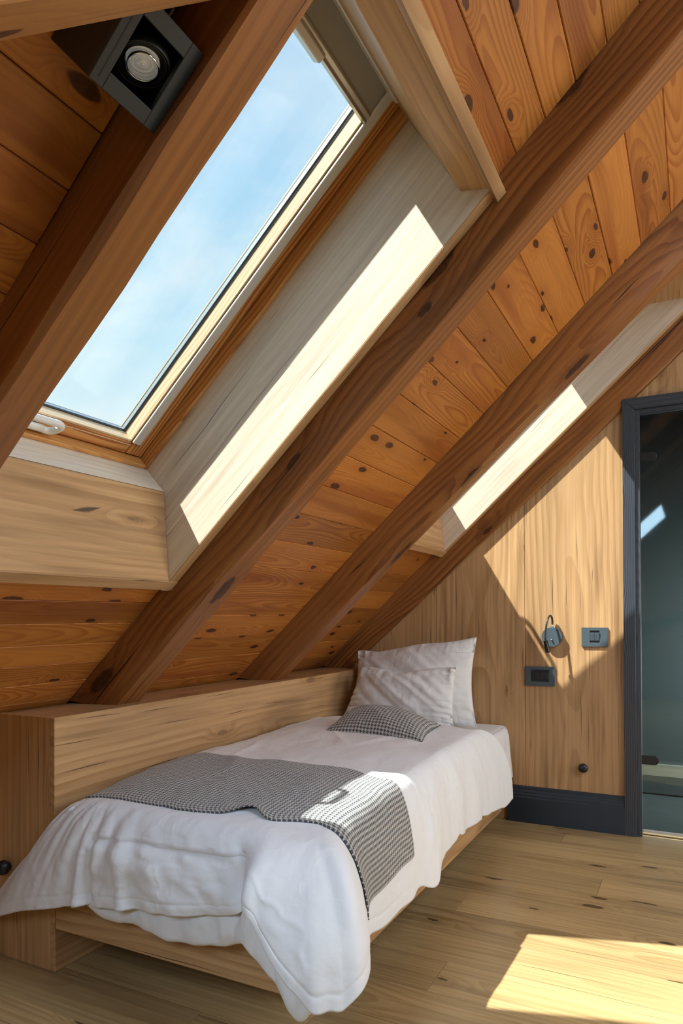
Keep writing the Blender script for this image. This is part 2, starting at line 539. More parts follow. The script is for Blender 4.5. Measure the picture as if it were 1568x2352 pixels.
def rbox(name, s0, s1, y0, y1, n0, n1, m, parent=None, ax=F_ROOF_Y, bev=0.0015, **props):
    """box in roof coordinates"""
    c = rw((s0 + s1) / 2, (y0 + y1) / 2, (n0 + n1) / 2)
    s = (SD * (s1 - s0) + YD * (y1 - y0) + ND * (n1 - n0)) * KC
    sz = [abs(ax.col[k].dot(s)) for k in range(3)]
    return newobj(name, box_mesh(name, *sz, bev), M4(ax, c), m, parent, **props)


def solid(name, verts, faces, m, parent=None, ax=F_X, origin=None, bev=0.0, seg=1, smooth=False, **props):
    """mesh from world points, stored in the frame `ax` so that the grain follows it"""
    verts = [Vector(v) for v in verts]
    if origin is None:
        origin = sum(verts, Vector()) / len(verts)
    T = ax.transposed()
    bm = bmesh.new()
    vs = [bm.verts.new(T @ (v - Vector(origin))) for v in verts]
    for f in faces:
        bm.faces.new([vs[i] for i in f])
    if bev > 0:
        bmesh.ops.recalc_face_normals(bm, faces=bm.faces)
        ed = [e for e in bm.edges if len(e.link_faces) == 2 and e.calc_face_angle(0) > 0.35]
        bmesh.ops.bevel(bm, geom=ed, offset=bev, segments=seg, profile=0.5, affect='EDGES')
    return newobj(name, bm_to_mesh(bm, name), M4(ax, origin), m, parent, smooth, **props)


def prism(name, poly, ext, m, parent=None, ax=F_X, bev=0.0, seg=1, smooth=False, **props):
    """poly: world points of one end, ext: extrusion vector"""
    n = len(poly)
    vs = [Vector(p) for p in poly] + [Vector(p) + Vector(ext) for p in poly]
    fs = [list(range(n))[::-1], list(range(n, 2 * n))] + [[i, (i + 1) % n, n + (i + 1) % n, n + i] for i in range(n)]
    return solid(name, vs, fs, m, parent, ax, None, bev, seg, smooth, **props)


def rprism(name, sn, y0, y1, m, parent=None, ax=F_ROOF_Y, bev=0.0015, seg=1, **props):
    return prism(name, [rw(s, y0, n) for s, n in sn], YD * (y1 - y0) * KC, m, parent, ax, bev, seg, **props)


def tube_mesh(name, pts, rad, seg=12, caps=True):
    pts = [Vector(p) for p in pts]
    rads = rad if isinstance(rad, (list, tuple)) else [rad] * len(pts)
    bm = bmesh.new()
    up = Vector((0, 0, 1))
    rings = []
    prev = None
    for i, p in enumerate(pts):
        t = (pts[min(i + 1, len(pts) - 1)] - pts[max(i - 1, 0)]).normalized()
        if prev is None:
            a = t.cross(up if abs(t.dot(up)) < 0.9 else Vector((1, 0, 0))).normalized()
        else:
            a = (prev - t * prev.dot(t)).normalized()
        prev = a
        b = t.cross(a)
        rings.append([bm.verts.new(p + (a * math.cos(k * 2 * math.pi / seg) + b * math.sin(k * 2 * math.pi / seg)) * rads[i]) for k in range(seg)])
    for r0, r1 in zip(rings, rings[1:]):
        for k in range(seg):
            bm.faces.new((r0[k], r0[(k + 1) % seg], r1[(k + 1) % seg], r1[k]))
    if caps:
        bm.faces.new(rings[0][::-1])
        bm.faces.new(rings[-1])
    return bm_to_mesh(bm, name)


def tube(name, pts, rad, m, parent=None, seg=12, smooth=True, **props):
    o = newobj(name, tube_mesh(name, pts, rad, seg), Matrix.Identity(4), m, parent, smooth, **props)
    return o


def smooth_path(pts, n=8):
    pts = [Vector(p) for p in pts]
    out = []
    P = [pts[0] * 2 - pts[1]] + pts + [pts[-1] * 2 - pts[-2]]
    for i in range(1, len(P) - 2):
        for k in range(n):
            t = k / n
            out.append(0.5 * ((2 * P[i]) + (P[i + 1] - P[i - 1]) * t + (2 * P[i - 1] - 5 * P[i] + 4 * P[i + 1] - P[i + 2]) * t * t
                              + (3 * P[i] - P[i - 1] - 3 * P[i + 1] + P[i + 2]) * t ** 3))
    out.append(pts[-1])
    return out


def lathe(name, prof, ax, loc, m, parent=None, seg=32, smooth=True, **props):
    """prof: (radius, height) along local z of frame ax"""
    bm = bmesh.new()
    rings = []
    for r, h in prof:
        if r < 1e-6:
            rings.append([bm.verts.new((0, 0, h))])
        else:
            rings.append([bm.verts.new((r * math.cos(2 * math.pi * k / seg), r * math.sin(2 * math.pi * k / seg), h)) for k in range(seg)])
    for a, b in zip(rings, rings[1:]):
        for k in range(seg):
            k2 = (k + 1) % seg
            if len(a) == 1 and len(b) == 1:
                continue
            if len(a) == 1:
                bm.faces.new((a[0], b[k2], b[k]))
            elif len(b) == 1:
                bm.faces.new((a[k], a[k2], b[0]))
            else:
                bm.faces.new((a[k], a[k2], b[k2], b[k]))
    me = bm_to_mesh(bm, name)
    o = newobj(name, me, M4(ax, loc), m, parent, smooth, **props)
    if smooth:
        for e in me.edges:
            pass
    return o


# ------------------------------------------------------------------ floor
floor = structure('floor')
prism('subfloor', [(-2.6, -2.2, -0.0125), (2.95, -2.2, -0.012), (2.95, YW + 0.09, -0.012), (-2.6, YW + 0.09, -0.012)], (0, 0, -0.05), M['dark'], floor)
seams = [YW + 0.030, 3.4385, 3.2800]
y = 3.2800
while y > -1.0:
    y -= 0.1815
    seams.append(y)
joints = {1: -0.565, 4: -0.338, 6: -0.771, 9: -0.678, 2: -1.5, 3: 0.55, 5: 0.95, 7: 0.62, 8: 0.30, 10: 0.42, 11: -0.9}
plank_cache = {}
for r in range(len(seams) - 1):
    ya, yb = seams[r + 1], seams[r]
    j = joints.get(r, random.uniform(-1.6, 1.2))
    xs = [-2.55, j, j + 2.1, 2.95] if j + 2.1 < 2.9 else [-2.55, j, 2.95]
    if j - 1.9 > -2.5:
        xs.insert(1, j - 1.9)
    for xa, xb in zip(xs, xs[1:]):
        box('plank', (xa + 0.0006, ya + 0.0006, -0.012), (xb - 0.0006, yb - 0.0006, random.uniform(-0.0004, 0.0)), M['floor'], floor, F_X, 0.0008)
prism('rear_planking', [(-2.55, -2.2, -0.012), (2.95, -2.2, -0.012), (2.95, seams[-1] - 0.001, -0.012), (-2.55, seams[-1] - 0.001, -0.012)], (0, 0, 0.012), M['floor'], floor)

# ------------------------------------------------------------------ ceiling: boards between the rafters, under a dark roof deck
ceiling = structure('ceiling')
S_LO, S_HI = -3.02, 1.70
SK1 = dict(s_bot=-1.985, s_top=-0.580, y0=0.836, y1=1.646)      # outer rectangle of the lining of the near skylight
SK2 = dict(s_bot=-1.985 + 0.347, s_top=-0.32 + 0.347, y0=2.756, y1=3.422)


def boards(y0, y1, s_ref, pitch, hole=None, n_lo=None):
    k0 = math.floor((S_LO - s_ref) / pitch)
    k1 = math.ceil((S_HI - s_ref) / pitch)
    for k in range(k0, k1):
        a, b = s_ref + k * pitch, s_ref + (k + 1) * pitch
        if b < S_LO or a > S_HI:
            continue
        spans = [(y0, y1, a, b)]
        if hole and b > hole['s_bot'] and a < hole['s_top']:
            spans = []
            if hole['y0'] - y0 > 0.03:
                spans.append((y0, hole['y0'] - 0.001, max(a, hole['s_bot']), min(b, hole['s_top'])))
            if a < hole['s_bot'] - 0.004:
                spans.append((y0, y1, a, hole['s_bot'] - 0.001))
            if b > hole['s_top'] + 0.004:
                spans.append((y0, y1, hole['s_top'] + 0.001, b))
        for ya, yb, sa, sb in spans:
            if sb - sa < 0.006:
                continue
            rbox('ceiling_board', sa + 0.0006, sb - 0.0006, ya, yb, -0.018, random.uniform(-0.0008, 0.0004), M['pine'], ceiling, F_ROOF_Y, 0.0022)


boards(-0.9, 0.752, -1.0637, 0.0965)
boards(0.815, 1.648, -0.4132, 0.0920, SK1)
boards(1.745, 2.612, -0.8542, 0.1270)
boards(2.720, 3.432, -0.30, 0.1270, SK2)


def deck(sa, sb, ya, yb):
    rbox('roof_deck', sa, sb, ya, yb, -0.06, -0.0195, M['dark'], ceiling, F_ROOF_Y, 0.0)


for sa, sb, ya, yb in ((-3.6, SK1['s_bot'], -2.2, 1.70), (SK1['s_top'], S_HI, -2.2, 1.70), (SK1['s_bot'], SK1['s_top'], -2.2, SK1['y0']), (SK1['s_bot'], SK1['s_top'], SK1['y1'], 1.70),
                       (-3.6, SK2['s_bot'], 1.70, 3.45), (SK2['s_top'], S_HI, 1.70, 3.45), (SK2['s_bot'], SK2['s_top'], 1.70, SK2['y0']), (SK2['s_bot'], SK2['s_top'], SK2['y1'], 3.45)):
    deck(sa, sb, ya, yb)
for K_, e_, t_ in ((SK1, 0.0, 0.0), (SK2, 0.347, 0.262)):                        # unseen blocks added to keep sun from leaking in round the skylights
    a_, b_ = K_['y0'] - 0.06, K_['y1'] + 0.06
    rbox('sun_block', -2.20 + e_, -1.8005 + e_, a_, b_, -0.43, -0.222, M['dark'], ceiling, F_ROOF_Y, 0.0)
    rbox('sun_block', -2.20 + e_, -1.990 + e_, a_, b_, -0.2215, -0.061, M['dark'], ceiling, F_ROOF_Y, 0.0)
    rbox('sun_block', -1.800 + e_, -0.20 + e_, a_, K_['y0'] - 0.0005, -0.43, -0.061, M['dark'], ceiling, F_ROOF_S, 0.0)
    rbox('sun_block', -1.800 + e_, -0.20 + e_, K_['y1'] + 0.0005, b_, -0.43, -0.061, M['dark'], ceiling, F_ROOF_S, 0.0)
    rbox('sun_block', (-0.519 if t_ == 0 else -0.699) + e_, -0.20 + e_, K_['y0'], K_['y1'], -0.43, -0.061 if t_ == 0 else -0.31, M['dark'], ceiling, F_ROOF_Y, 0.0)
# the part of the slope behind the camera: one lining sheet
rbox('rear_lining', S_LO, S_HI, -2.2, -0.901, -0.018, 0.0, M['pine'], ceiling, F_ROOF_Y, 0.0)
RX, RZ = rw(S_HI, 0, 0).x, rw(S_HI, 0, 0).z
# opposite slope, falling from the ridge to the far side wall
prism('far_slope', [(RX, -2.2, RZ), (2.95, -2.2, RZ - (2.95 - RX) * ST / CT), (2.95, -2.2, RZ - (2.95 - RX) * ST / CT + 0.06), (RX, -2.2, RZ + 0.06)],
      (0, YW + 2.2, 0), M['pine'], ceiling, F_Y)

# ------------------------------------------------------------------ rafters
from bisect import bisect


def lerp_tab(tab, s):
    xs = [a for a, _ in tab]
    if s <= xs[0]:
        return tab[0][1]
    if s >= xs[-1]:
        return tab[-1][1]
    i = bisect(xs, s)
    t = (s - xs[i - 1]) / (xs[i] - xs[i - 1])
    t = t * t * (3 - 2 * t)
    return tab[i - 1][1] * (1 - t) + tab[i][1] * t


def rafter(label, near_top, near_bot, far_bot, depth, seed, s_end=1.66, foot=True):
    rng = random.Random(seed)
    N = 46
    sections = []
    o = rw(-1.0, near_top[0][1], 0.06)
    ph = [rng.uniform(0, 6.28) for _ in range(6)]
    for i in range(N + 1):
        t = i / N
        dn = lerp_tab(depth, -2.44 + t * 4.1)
        s_t = (-2.566 if foot else -2.9) * (1 - t) + s_end * t
        s_b = ((0.757 - ZC + dn * CT) / ST if foot else -2.9) * (1 - t) + s_end * t
        wob = lambda k, a=0.0016: a * (math.sin(s_b * 3.1 + ph[k]) + 0.6 * math.sin(s_b * 9.7 + ph[k] * 2.1) + 0.35 * math.sin(s_b * 23 + ph[k] * 3.3))
        yn0 = lerp_tab(near_top, s_t)
        yn1 = lerp_tab(near_bot, s_b) + wob(0)
        yf1 = lerp_tab(far_bot, s_b) + wob(1)
        yf0 = yf1 + (yn0 - yn1) * 0.5
        c1 = 0.006 + 0.004 * math.sin(s_b * 2.3 + ph[2]) + 0.002 * math.sin(s_b * 11 + ph[3])
        c2 = 0.006 + 0.004 * math.sin(s_b * 1.9 + ph[4]) + 0.002 * math.sin(s_b * 13 + ph[5])
        mid = lambda f: s_t * (1 - f) + s_b * f
        n1 = dn + wob(5, 0.001)
        sec = [(s_t, yn0, -0.017), (mid(0.5), (yn0 + yn1) / 2 + wob(3, 0.001), n1 * 0.5), (mid((n1 - c1 * 1.4) / n1), yn1, n1 - c1 * 1.4), (s_b, yn1 + c1, n1),
               (s_b, yf1 - c2, n1), (mid((n1 - c2 * 1.4) / n1), yf1, n1 - c2 * 1.4), (s_t, yf0, -0.017)]
        sections.append([rw(*p) for p in sec])
    K = len(sections[0])
    vs = [v for sec in sections for v in sec]
    fs = [[i * K + k, i * K + (k + 1) % K, (i + 1) * K + (k + 1) % K, (i + 1) * K + k] for i in range(N) for k in range(K)]
    fs += [list(range(K)), [N * K + k for k in range(K)][::-1]]
    ob = solid('rafter', vs, fs, M['rafter'], None, F_ROOF_S, o)
    me = ob.data
    me.polygons.foreach_set('use_smooth', [True] * len(me.polygons))
    me.set_sharp_from_angle(angle=math.radians(24))
    ob['label'] = label
    ob['category'] = 'beam'
    return ob


dconst = [(-3, RD), (2, RD)]
rafter('brown timber rafter with the black spotlight at its side, left of the large skylight', [(-1.6, 0.748), (-0.9, 0.760), (0.5, 0.765)],
       [(-1.7, 0.731), (-1.2, 0.739), (-0.8, 0.745), (0.5, 0.752)], [(-1.62, 0.817), (-1.15, 0.828), (-0.73, 0.830), (0.5, 0.834)], dconst, 1, foot=False)
rafter('long timber rafter along the right edge of the large skylight, foot at the ledge corner', [(-2.6, 1.649), (-2.0, 1.648), (-0.4, 1.648), (0.3, 1.645)],
       [(-2.44, 1.680), (-2.2, 1.670), (-1.94, 1.663), (-1.55, 1.672), (-1.27, 1.662), (-0.45, 1.662), (-0.14, 1.654)],
       [(-2.45, 1.796), (-1.95, 1.785), (-1.54, 1.774), (-1.34, 1.762), (-0.65, 1.751), (0.2, 1.752)], dconst, 2)
rafter('dark timber rafter with round knots, between the two skylights, foot above the bed', [(-2.6, 2.604), (-1.5, 2.612), (-0.47, 2.622), (0.0, 2.630)],
       [(-2.42, 2.638), (-1.79, 2.628), (-1.36, 2.644), (-0.37, 2.647), (0.0, 2.658)],
       [(-2.43, 2.729), (-1.79, 2.722), (-1.33, 2.735), (-0.69, 2.739), (-0.3, 2.750), (0.0, 2.762)], dconst, 3)
rafter('reddish timber rafter flush with the panelled end wall above the pillows', [(-3, 3.424), (1, 3.424)], [(-3, 3.4405), (1, 3.4405)], [(-3, 3.4505), (1, 3.4505)],
       [(-2.45, 0.117), (-1.76, 0.136), (-0.56, 0.159), (0.5, 0.160)], 4)

# short brace that rises to the first rafter, close to the camera
bx = [(-0.55, 0.0), (-0.45, 0.0)]
ya, yb = -0.25, 0.756
zz = lambda y: 1.5647 + 0.918 * (y - 0.407)
br = prism('brace_beam', [(-0.550, ya, zz(ya)), (-0.440, ya, zz(ya)), (-0.440, ya, zz(ya) + 0.145), (-0.550, ya, zz(ya) + 0.145)], (0, yb - ya, zz(yb) - zz(ya)), M['brace'], None,
           frame((0, 1, 0.918), (1, 0, 0)), 0.004, 2)
br['label'] = 'pale orange timber brace crossing the upper left corner in front of the spotlight'
br['category'] = 'beam'

# ------------------------------------------------------------------ end wall of oak panels, baseboard
wall = structure('wall_back')


def roof_z(x, n=-0.012):
    return ZC2 + (x - n * ST) * ST / CT - n * CT


xs = [-2.62, -1.728, -1.2518, -0.7765, -0.303]
for xa, xb in zip(xs, xs[1:]):
    xa, xb = xa + 0.0009, xb - 0.0009
    prism('wall_panel', [(xa, YW, 0), (xb, YW, 0), (xb, YW, roof_z(xb)), (xa, YW, max(0.02, roof_z(xa)))], (0, 0.018, 0), M['oak'], wall, F_VERT, 0.0012)
DOOR_X0, DOOR_X1, DOOR_Z = -0.307, 0.57, 2.078
prism('wall_panel', [(-0.3015, YW, DOOR_Z - 0.02), (0.16, YW, DOOR_Z - 0.02), (0.16, YW, roof_z(0.16)), (-0.3015, YW, roof_z(-0.3015))], (0, 0.018, 0), M['oak'], wall, F_VERT, 0.0012)
prism('wall_panel', [(0.1615, YW, DOOR_Z - 0.02), (0.62, YW, DOOR_Z - 0.02), (0.62, YW, roof_z(0.62)), (0.1615, YW, roof_z(0.1615))], (0, 0.018, 0), M['oak'], wall, F_VERT, 0.0012)
prism('wall_panel', [(0.6215, YW, 0), (RX, YW, 0), (RX, YW, RZ), (0.6215, YW, roof_z(0.6215))], (0, 0.018, 0), M['oak'], wall, F_VERT, 0.0012)
prism('wall_panel', [(RX + 0.0015, YW, 0), (2.95, YW, 0), (2.95, YW, RZ - (2.95 - RX) * ST / CT), (RX + 0.0015, YW, RZ)], (0, 0.018, 0), M['oak'], wall, F_VERT, 0.0012)
prism('wall_core', [(-2.9, YW + 0.019, 0), (DOOR_X0 + 0.01, YW + 0.019, 0), (DOOR_X0 + 0.01, YW + 0.019, roof_z(DOOR_X0)), (-2.9, YW + 0.019, 0.02)], (0, 0.06, 0), M['dark'], wall, F_VERT)

base = structure('baseboard_back')
bp = [(0, 0.0), (0, 0.125), (-0.004, 0.132), (-0.004, 0.140), (-0.008, 0.148), (-0.0085, 0.155), (-0.0125, 0.163), (-0.013, 0.176), (-0.018, 0.182), (-0.0226, 0.182), (-0.0226, 0.0)]
yb0 = 3.5335
prism('skirting_board', [(-0.8637, yb0 - q, z) for q, z in bp], (0.8637 - 0.306, 0, 0), M['navy'], base, F_X, 0.0)

# ------------------------------------------------------------------ low boxed-in ledge along the eaves
ledge = structure('wall_left')
prism('front_panel', [(XK, Y0, 0), (XK, Y0, ZK), (XK, YW, ZK), (XK, YW, 0)], (-0.02, 0, 0), M['oak'], ledge, F_Y, 0.0015)
prism('end_panel', [(XK - 0.0205, Y0, 0), (-2.30, Y0, 0), (-2.30, Y0, 0.405), (-1.938, Y0, ZK), (XK - 0.0205, Y0, ZK)], (0, 0.02, 0), M['oak'], ledge, F_VERT, 0.0015)
prism('top_panel', [(XK - 0.0205, Y0 + 0.0205, ZK - 0.001), (-1.936, Y0 + 0.0205, ZK - 0.001), (-1.936, YW, ZK - 0.001), (XK - 0.0205, YW, ZK - 0.001)], (0, 0, -0.018), M['oak'], ledge, F_Y, 0.001)
# eaves wall further left, behind the ledge's end
prism('eaves_panel', [(-2.302, -2.2, 0), (-2.302, -2.2, 0.405), (-2.302, YW, 0.405), (-2.302, YW, 0)], (-0.02, 0, 0), M['oak'], ledge, F_Y)

# unseen sides of the room
wr = structure('wall_right')
prism('plaster', [(2.95, -2.2, 0), (2.95, YW, 0), (2.95, YW, 2.6), (2.95, -2.2, 2.6)], (0.05, 0, 0), M['plaster'], wr)
wf = structure('wall_front')
prism('plaster', [(-3.2, -2.2, 0), (2.95, -2.2, 0), (2.95, -2.2, RZ - (2.95 - RX) * ST / CT), (RX, -2.2, RZ), (-2.95, -2.2, roof_z(-2.95))], (0, -0.05, 0), M['plaster'], wf)

# ------------------------------------------------------------------ skylights: lining boards and window
def skylight(no, ds, y0, y1, glass_y0, glass_y1, nf, cut=0.0):
    """lining between y0..y1 (outer); ds shifts along the slope; glass between glass_y0..glass_y1; nf = how far the lining stands below the boards"""
    tr = structure('trim_%d' % no)
    b = 0.036 if no == 1 else 0.032
    yi0, yi1 = y0 + b, y1 - b
    q = lambda pts: [(s + ds, n) for s, n in pts]
    side = [(-1.9835, nf), (-0.604, nf), (-0.50, -0.42), (-1.80, -0.42), (-1.80, -0.20), (-1.9835, -0.010)]
    if no == 2:                                             # the far skylight is shorter and its head is level
        side[1:3] = [(-0.320, nf), (-0.320, -0.06), (-0.62, -0.42)]
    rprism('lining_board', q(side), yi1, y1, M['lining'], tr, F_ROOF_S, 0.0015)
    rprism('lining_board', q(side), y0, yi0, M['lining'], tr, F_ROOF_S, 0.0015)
    rprism('lining_board', q([(-1.7720, -0.1815), (-1.9406, nf), (-1.9785, nf + 0.003), (-1.9785, -0.020), (-1.80, -0.215)]), yi0 + 0.0005, yi1 - 0.0005, M['oak'], tr, F_ROOF_Y, 0.0015)
    rprism('edge_strip', q([(-1.9410, nf + 0.004), (-1.9410, nf + 0.0005), (-1.9760, nf + 0.0005), (-1.9760, nf + 0.004)]), yi0, y1, M['oak'], tr, F_ROOF_Y, 0.0008)
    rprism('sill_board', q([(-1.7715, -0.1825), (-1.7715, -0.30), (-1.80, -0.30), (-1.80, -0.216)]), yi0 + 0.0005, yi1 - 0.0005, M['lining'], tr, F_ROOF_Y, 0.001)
    # header batten with a rounded lower arris, and its facing strip
    hp = q([(-0.609, nf - 0.009), (-0.640, -0.020), (-0.648, -0.030), (-0.649, -0.040), (-0.643, -0.050), (-0.575, -0.42), (-0.52, -0.42), (-0.572, nf - 0.009)])
    if no == 2:
        hp = q([(-0.362, nf - 0.001), (-0.770, -0.330), (-0.770, -0.42), (-0.700, -0.42), (-0.700, -0.30), (-0.324, nf - 0.001)])
    rprism('header_board', hp, yi0 + 0.0005, yi1 - 0.0005, M['oak'], tr, F_ROOF_Y, 0.001)
    e_ = 0.281 if no == 2 else 0.0
    rprism('edge_strip', q([(-0.609 + e_, nf - 0.008), (-0.609 + e_, nf + 0.017), (-0.581 + e_, nf + 0.017), (-0.581 + e_, nf - 0.02)]) if no == 1 else
           q([(-0.362, nf + 0.0005), (-0.362, nf + 0.006), (-0.322, nf + 0.006), (-0.322, nf + 0.0005)]), y0, y1, M['oak'], tr, F_ROOF_Y, 0.001)
    for ya_, yb_ in ((yi1, y1), (y0, yi0)):
        rprism('edge_strip', q([(-1.9408, nf + 0.0005), (-1.9408, nf + 0.002), (-0.611 + (0.248 if no == 2 else 0.0), nf + 0.002), (-0.611 + (0.248 if no == 2 else 0.0), nf + 0.0005)]), ya_, yb_, M['oak'], tr, F_ROOF_S, 0.0)
    # the window itself
    w = structure('window_%d' % no)
    fy0, fy1 = glass_y0 - 0.0695, glass_y1 + 0.0685           # inner faces of the fixed frame
    s0, s1 = -1.7590 + ds, -0.560 + ds - cut
    NB = -0.43

    def ring(name, m, sa, sb, ya, yb, wy0, wy1, ws0, ws1, n0, n1, bev=0.002):
        rbox(name, sa, sb, ya, ya + wy0, n0, n1, m, w, F_ROOF_S, bev)
        rbox(name, sa, sb, yb - wy1, yb, n0, n1, m, w, F_ROOF_S, bev)
        rbox(name, sa, sa + ws0, ya + wy0 + 0.0002, yb - wy1 - 0.0002, n0, n1, m, w, F_ROOF_Y, bev)
        rbox(name, sb - ws1, sb, ya + wy0 + 0.0002, yb - wy1 - 0.0002, n0, n1, m, w, F_ROOF_Y, bev)

    ring('frame_bar', M['winpine'], s0 - 0.0125, s1 + 0.02, yi0 + 0.001, yi1 - 0.001, fy0 - yi0 - 0.001, yi1 - fy1 - 0.001, 0.0125, 0.012, NB, -0.281)
    # sash: varnished face, pale glazing rebate
    gy0, gy1 = glass_y0, glass_y1
    ring('sash_bar', M['winpine'], s0 + 0.0035, s1 - 0.003, fy0 + 0.003, fy1 - 0.003, gy0 - fy0 - 0.003, fy1 - gy1 - 0.003, 0.040, 0.040, -0.385, -0.315, 0.003)
    ring('glazing_bead', M['winpale'], s0 + 0.0440, s1 - 0.0435, gy0 + 0.0003, gy1 - 0.0003, 0.005, 0.005, 0.006, 0.005, -0.384, -0.319, 0.001)
    ring('gasket', M['rubber'], s0 + 0.0502, s1 - 0.0487, gy0 + 0.0055, gy1 - 0.0055, 0.0015, 0.0015, 0.002, 0.0015, -0.378, -0.3555, 0.0)
    ring('glazing_spacer', M['spacer'], s0 + 0.0502, s1 - 0.0487, gy0 + 0.0055, gy1 - 0.0055, 0.004, 0.004, 0.004, 0.004, -0.372, -0.362, 0.0)
    rbox('glass_pane', s0 + 0.050, s1 - 0.0485, gy0 + 0.0053, gy1 - 0.0053, -0.360, -0.356, M['glass'], w, F_ROOF_S, 0.0)
    rbox('glass_pane', s0 + 0.050, s1 - 0.0485, gy0 + 0.0053, gy1 - 0.0053, -0.378, -0.374, M['glass'], w, F_ROOF_S, 0.0)
    rbox('grooved_line', s0 + 0.034, s0 + 0.0365, gy0, gy1, -0.316, -0.3143, M['winpale'], w, F_ROOF_Y, 0.0)
    # blind rails at the sides of the sash
    for ya in (gy0 - 0.026, gy1 - 0.004):
        rbox('guide_rail', s0 + 0.046, s1 - 0.010, ya, ya + 0.030, -0.3148, -0.307, M['alu_pale'], w, F_ROOF_S, 0.002)
    # roller blind, drawn up
    tp = s1 - 0.012
    rprism('blind_cassette', [(tp, -0.3145), (tp, -0.290), (tp - 0.006, -0.284), (tp - 0.022, -0.284), (tp - 0.030, -0.292), (tp - 0.030, -0.3145)], gy0 - 0.026, gy1 + 0.026, M['alu_pale'], w, F_ROOF_Y, 0.001)
    rbox('blind_fabric', tp - 0.094, tp - 0.031, gy0 + 0.003, gy1 - 0.003, -0.3150, -0.3135, M['screen'], w, F_ROOF_Y, 0.0)
    rprism('blind_bar', [(tp - 0.088, -0.318), (tp - 0.088, -0.309), (tp - 0.094, -0.306), (tp - 0.104, -0.309), (tp - 0.112, -0.305), (tp - 0.116, -0.318)], gy0 + 0.003, gy1 - 0.003, M['alu'], w, F_ROOF_Y, 0.001)
    gm = (gy0 + gy1) / 2
    rprism('blind_grip', [(tp - 0.104, -0.318), (tp - 0.100, -0.302), (tp - 0.106, -0.297), (tp - 0.122, -0.300), (tp - 0.128, -0.318)], gm - 0.055, gm + 0.055, M['alu'], w, F_ROOF_Y, 0.002)
    # white handle on the bottom sash bar
    hs = s0 + 0.022
    h = empty('handle')
    h.parent = w
    hm, R3 = gm - 0.062, 0.0098
    lathe('handle_boss', [(0, 0.0), (0.0155, 0.0), (0.0155, 0.014), (0.0140, 0.024), (0.0, 0.024)], F_ROOF_S, rw(hs - 0.004, hm + 0.014, -0.315), M['white_plastic'], h, 24)
    half = [(hm + 0.030, hs - 0.006, -0.298), (hm + 0.050, hs - 0.004, -0.293), (hm + 0.059, hs + 0.010, -0.283), (hm + 0.058, hs + 0.028, -0.272), (hm + 0.044, hs + 0.038, -0.266)]
    pts = half + [(hm + 0.02, hs + 0.039, -0.265), (hm, hs + 0.039, -0.265), (hm - 0.02, hs + 0.039, -0.265)] + [(2 * hm - a_, b_, c_) for a_, b_, c_ in half[::-1]]
    tube('handle_bar', smooth_path([rw(b_, a_, c_) for a_, b_, c_ in pts], 6), R3, M['white_plastic'], h, 16)
    tube('handle_axle', [rw(hs - 0.005, hm - 0.036, -0.298), rw(hs - 0.005, hm + 0.036, -0.298)], 0.0105, M['white_plastic'], h, 16)
    return w


skylight(1, 0.0, SK1['y0'], SK1['y1'], 0.962, 1.5275, 0.030)
skylight(2, 0.347, SK2['y0'], SK2['y1'], 2.884, 3.300, 0.044, 0.226)

# ------------------------------------------------------------------ door to the shower room
door = structure('door_1')
FB = 0.0535                                   # face width of the frame
yf = 3.5335
prism('door_jamb', [(DOOR_X0, yf, 0), (DOOR_X0 + FB, yf, 0), (DOOR_X0 + FB, yf, DOOR_Z - FB), (DOOR_X0, yf, DOOR_Z)], (0, 0.075, 0), M['black_wood'], door, F_VERT, 0.0012)
prism('door_jamb', [(DOOR_X1 - FB, yf, 0), (DOOR_X1, yf, 0), (DOOR_X1, yf, DOOR_Z), (DOOR_X1 - FB, yf, DOOR_Z - FB)], (0, 0.075, 0), M['black_wood'], door, F_VERT, 0.0012)
prism('door_head', [(DOOR_X0 + 0.0006, yf, DOOR_Z), (DOOR_X0 + FB + 0.0006, yf, DOOR_Z - FB), (DOOR_X1 - FB - 0.0006, yf, DOOR_Z - FB), (DOOR_X1 - 0.0006, yf, DOOR_Z)], (0, 0.075, 0), M['black_wood'], door, F_X, 0.0012)
sx0, sx1, sz1 = DOOR_X0 + FB, DOOR_X1 - FB, DOOR_Z - FB
box('door_stop_strip', (sx0, yf + 0.012, 0), (sx0 + 0.021, yf + 0.075, sz1), M['black_wood'], door, F_VERT, 0.001)
box('door_stop_strip', (sx1 - 0.021, yf + 0.012, 0), (sx1, yf + 0.075, sz1), M['black_wood'], door, F_VERT, 0.001)
box('door_stop_strip', (sx0 + 0.0212, yf + 0.012, sz1 - 0.021), (sx1 - 0.0212, yf + 0.075, sz1), M['black_wood'], door, F_X, 0.001)
gx0, gx1 = sx0 + 0.0225, sx1 - 0.0225
box('glass_leaf', (gx0, 3.566, 0.034), (gx1, 3.574, sz1 - 0.024), M['door_glass'], door, F_VERT, 0.0)
box('bottom_seal', (gx0, 3.563, 0.020), (gx1, 3.577, 0.0335), M['alu_pale'], door, F_X, 0.002)


def pill(name, x0, x1, zc, hh, ya, yb, m, parent):
    pts = [(x0, zc - hh), (x1 - hh, zc - hh)]
    pts += [(x1 - hh + hh * math.sin(k * math.pi / 10), zc - hh * math.cos(k * math.pi / 10)) for k in range(1, 10)]
    pts += [(x1 - hh, zc + hh), (x0, zc + hh)]
    return prism(name, [(x, ya, z) for x, z in pts], (0, yb - ya, 0), m, parent, F_X, 0.0015, 2)


for zc in (0.364, 1.797):
    pill('hinge', gx0 - 0.006, gx0 + 0.073, zc, 0.0205, 3.548, 3.566, M['black'], door)
box('threshold', (DOOR_X0 + FB, yf + 0.076, -0.010), (DOOR_X1 - FB, 3.66, 0.0), M['floor'], door, F_X, 0.001)

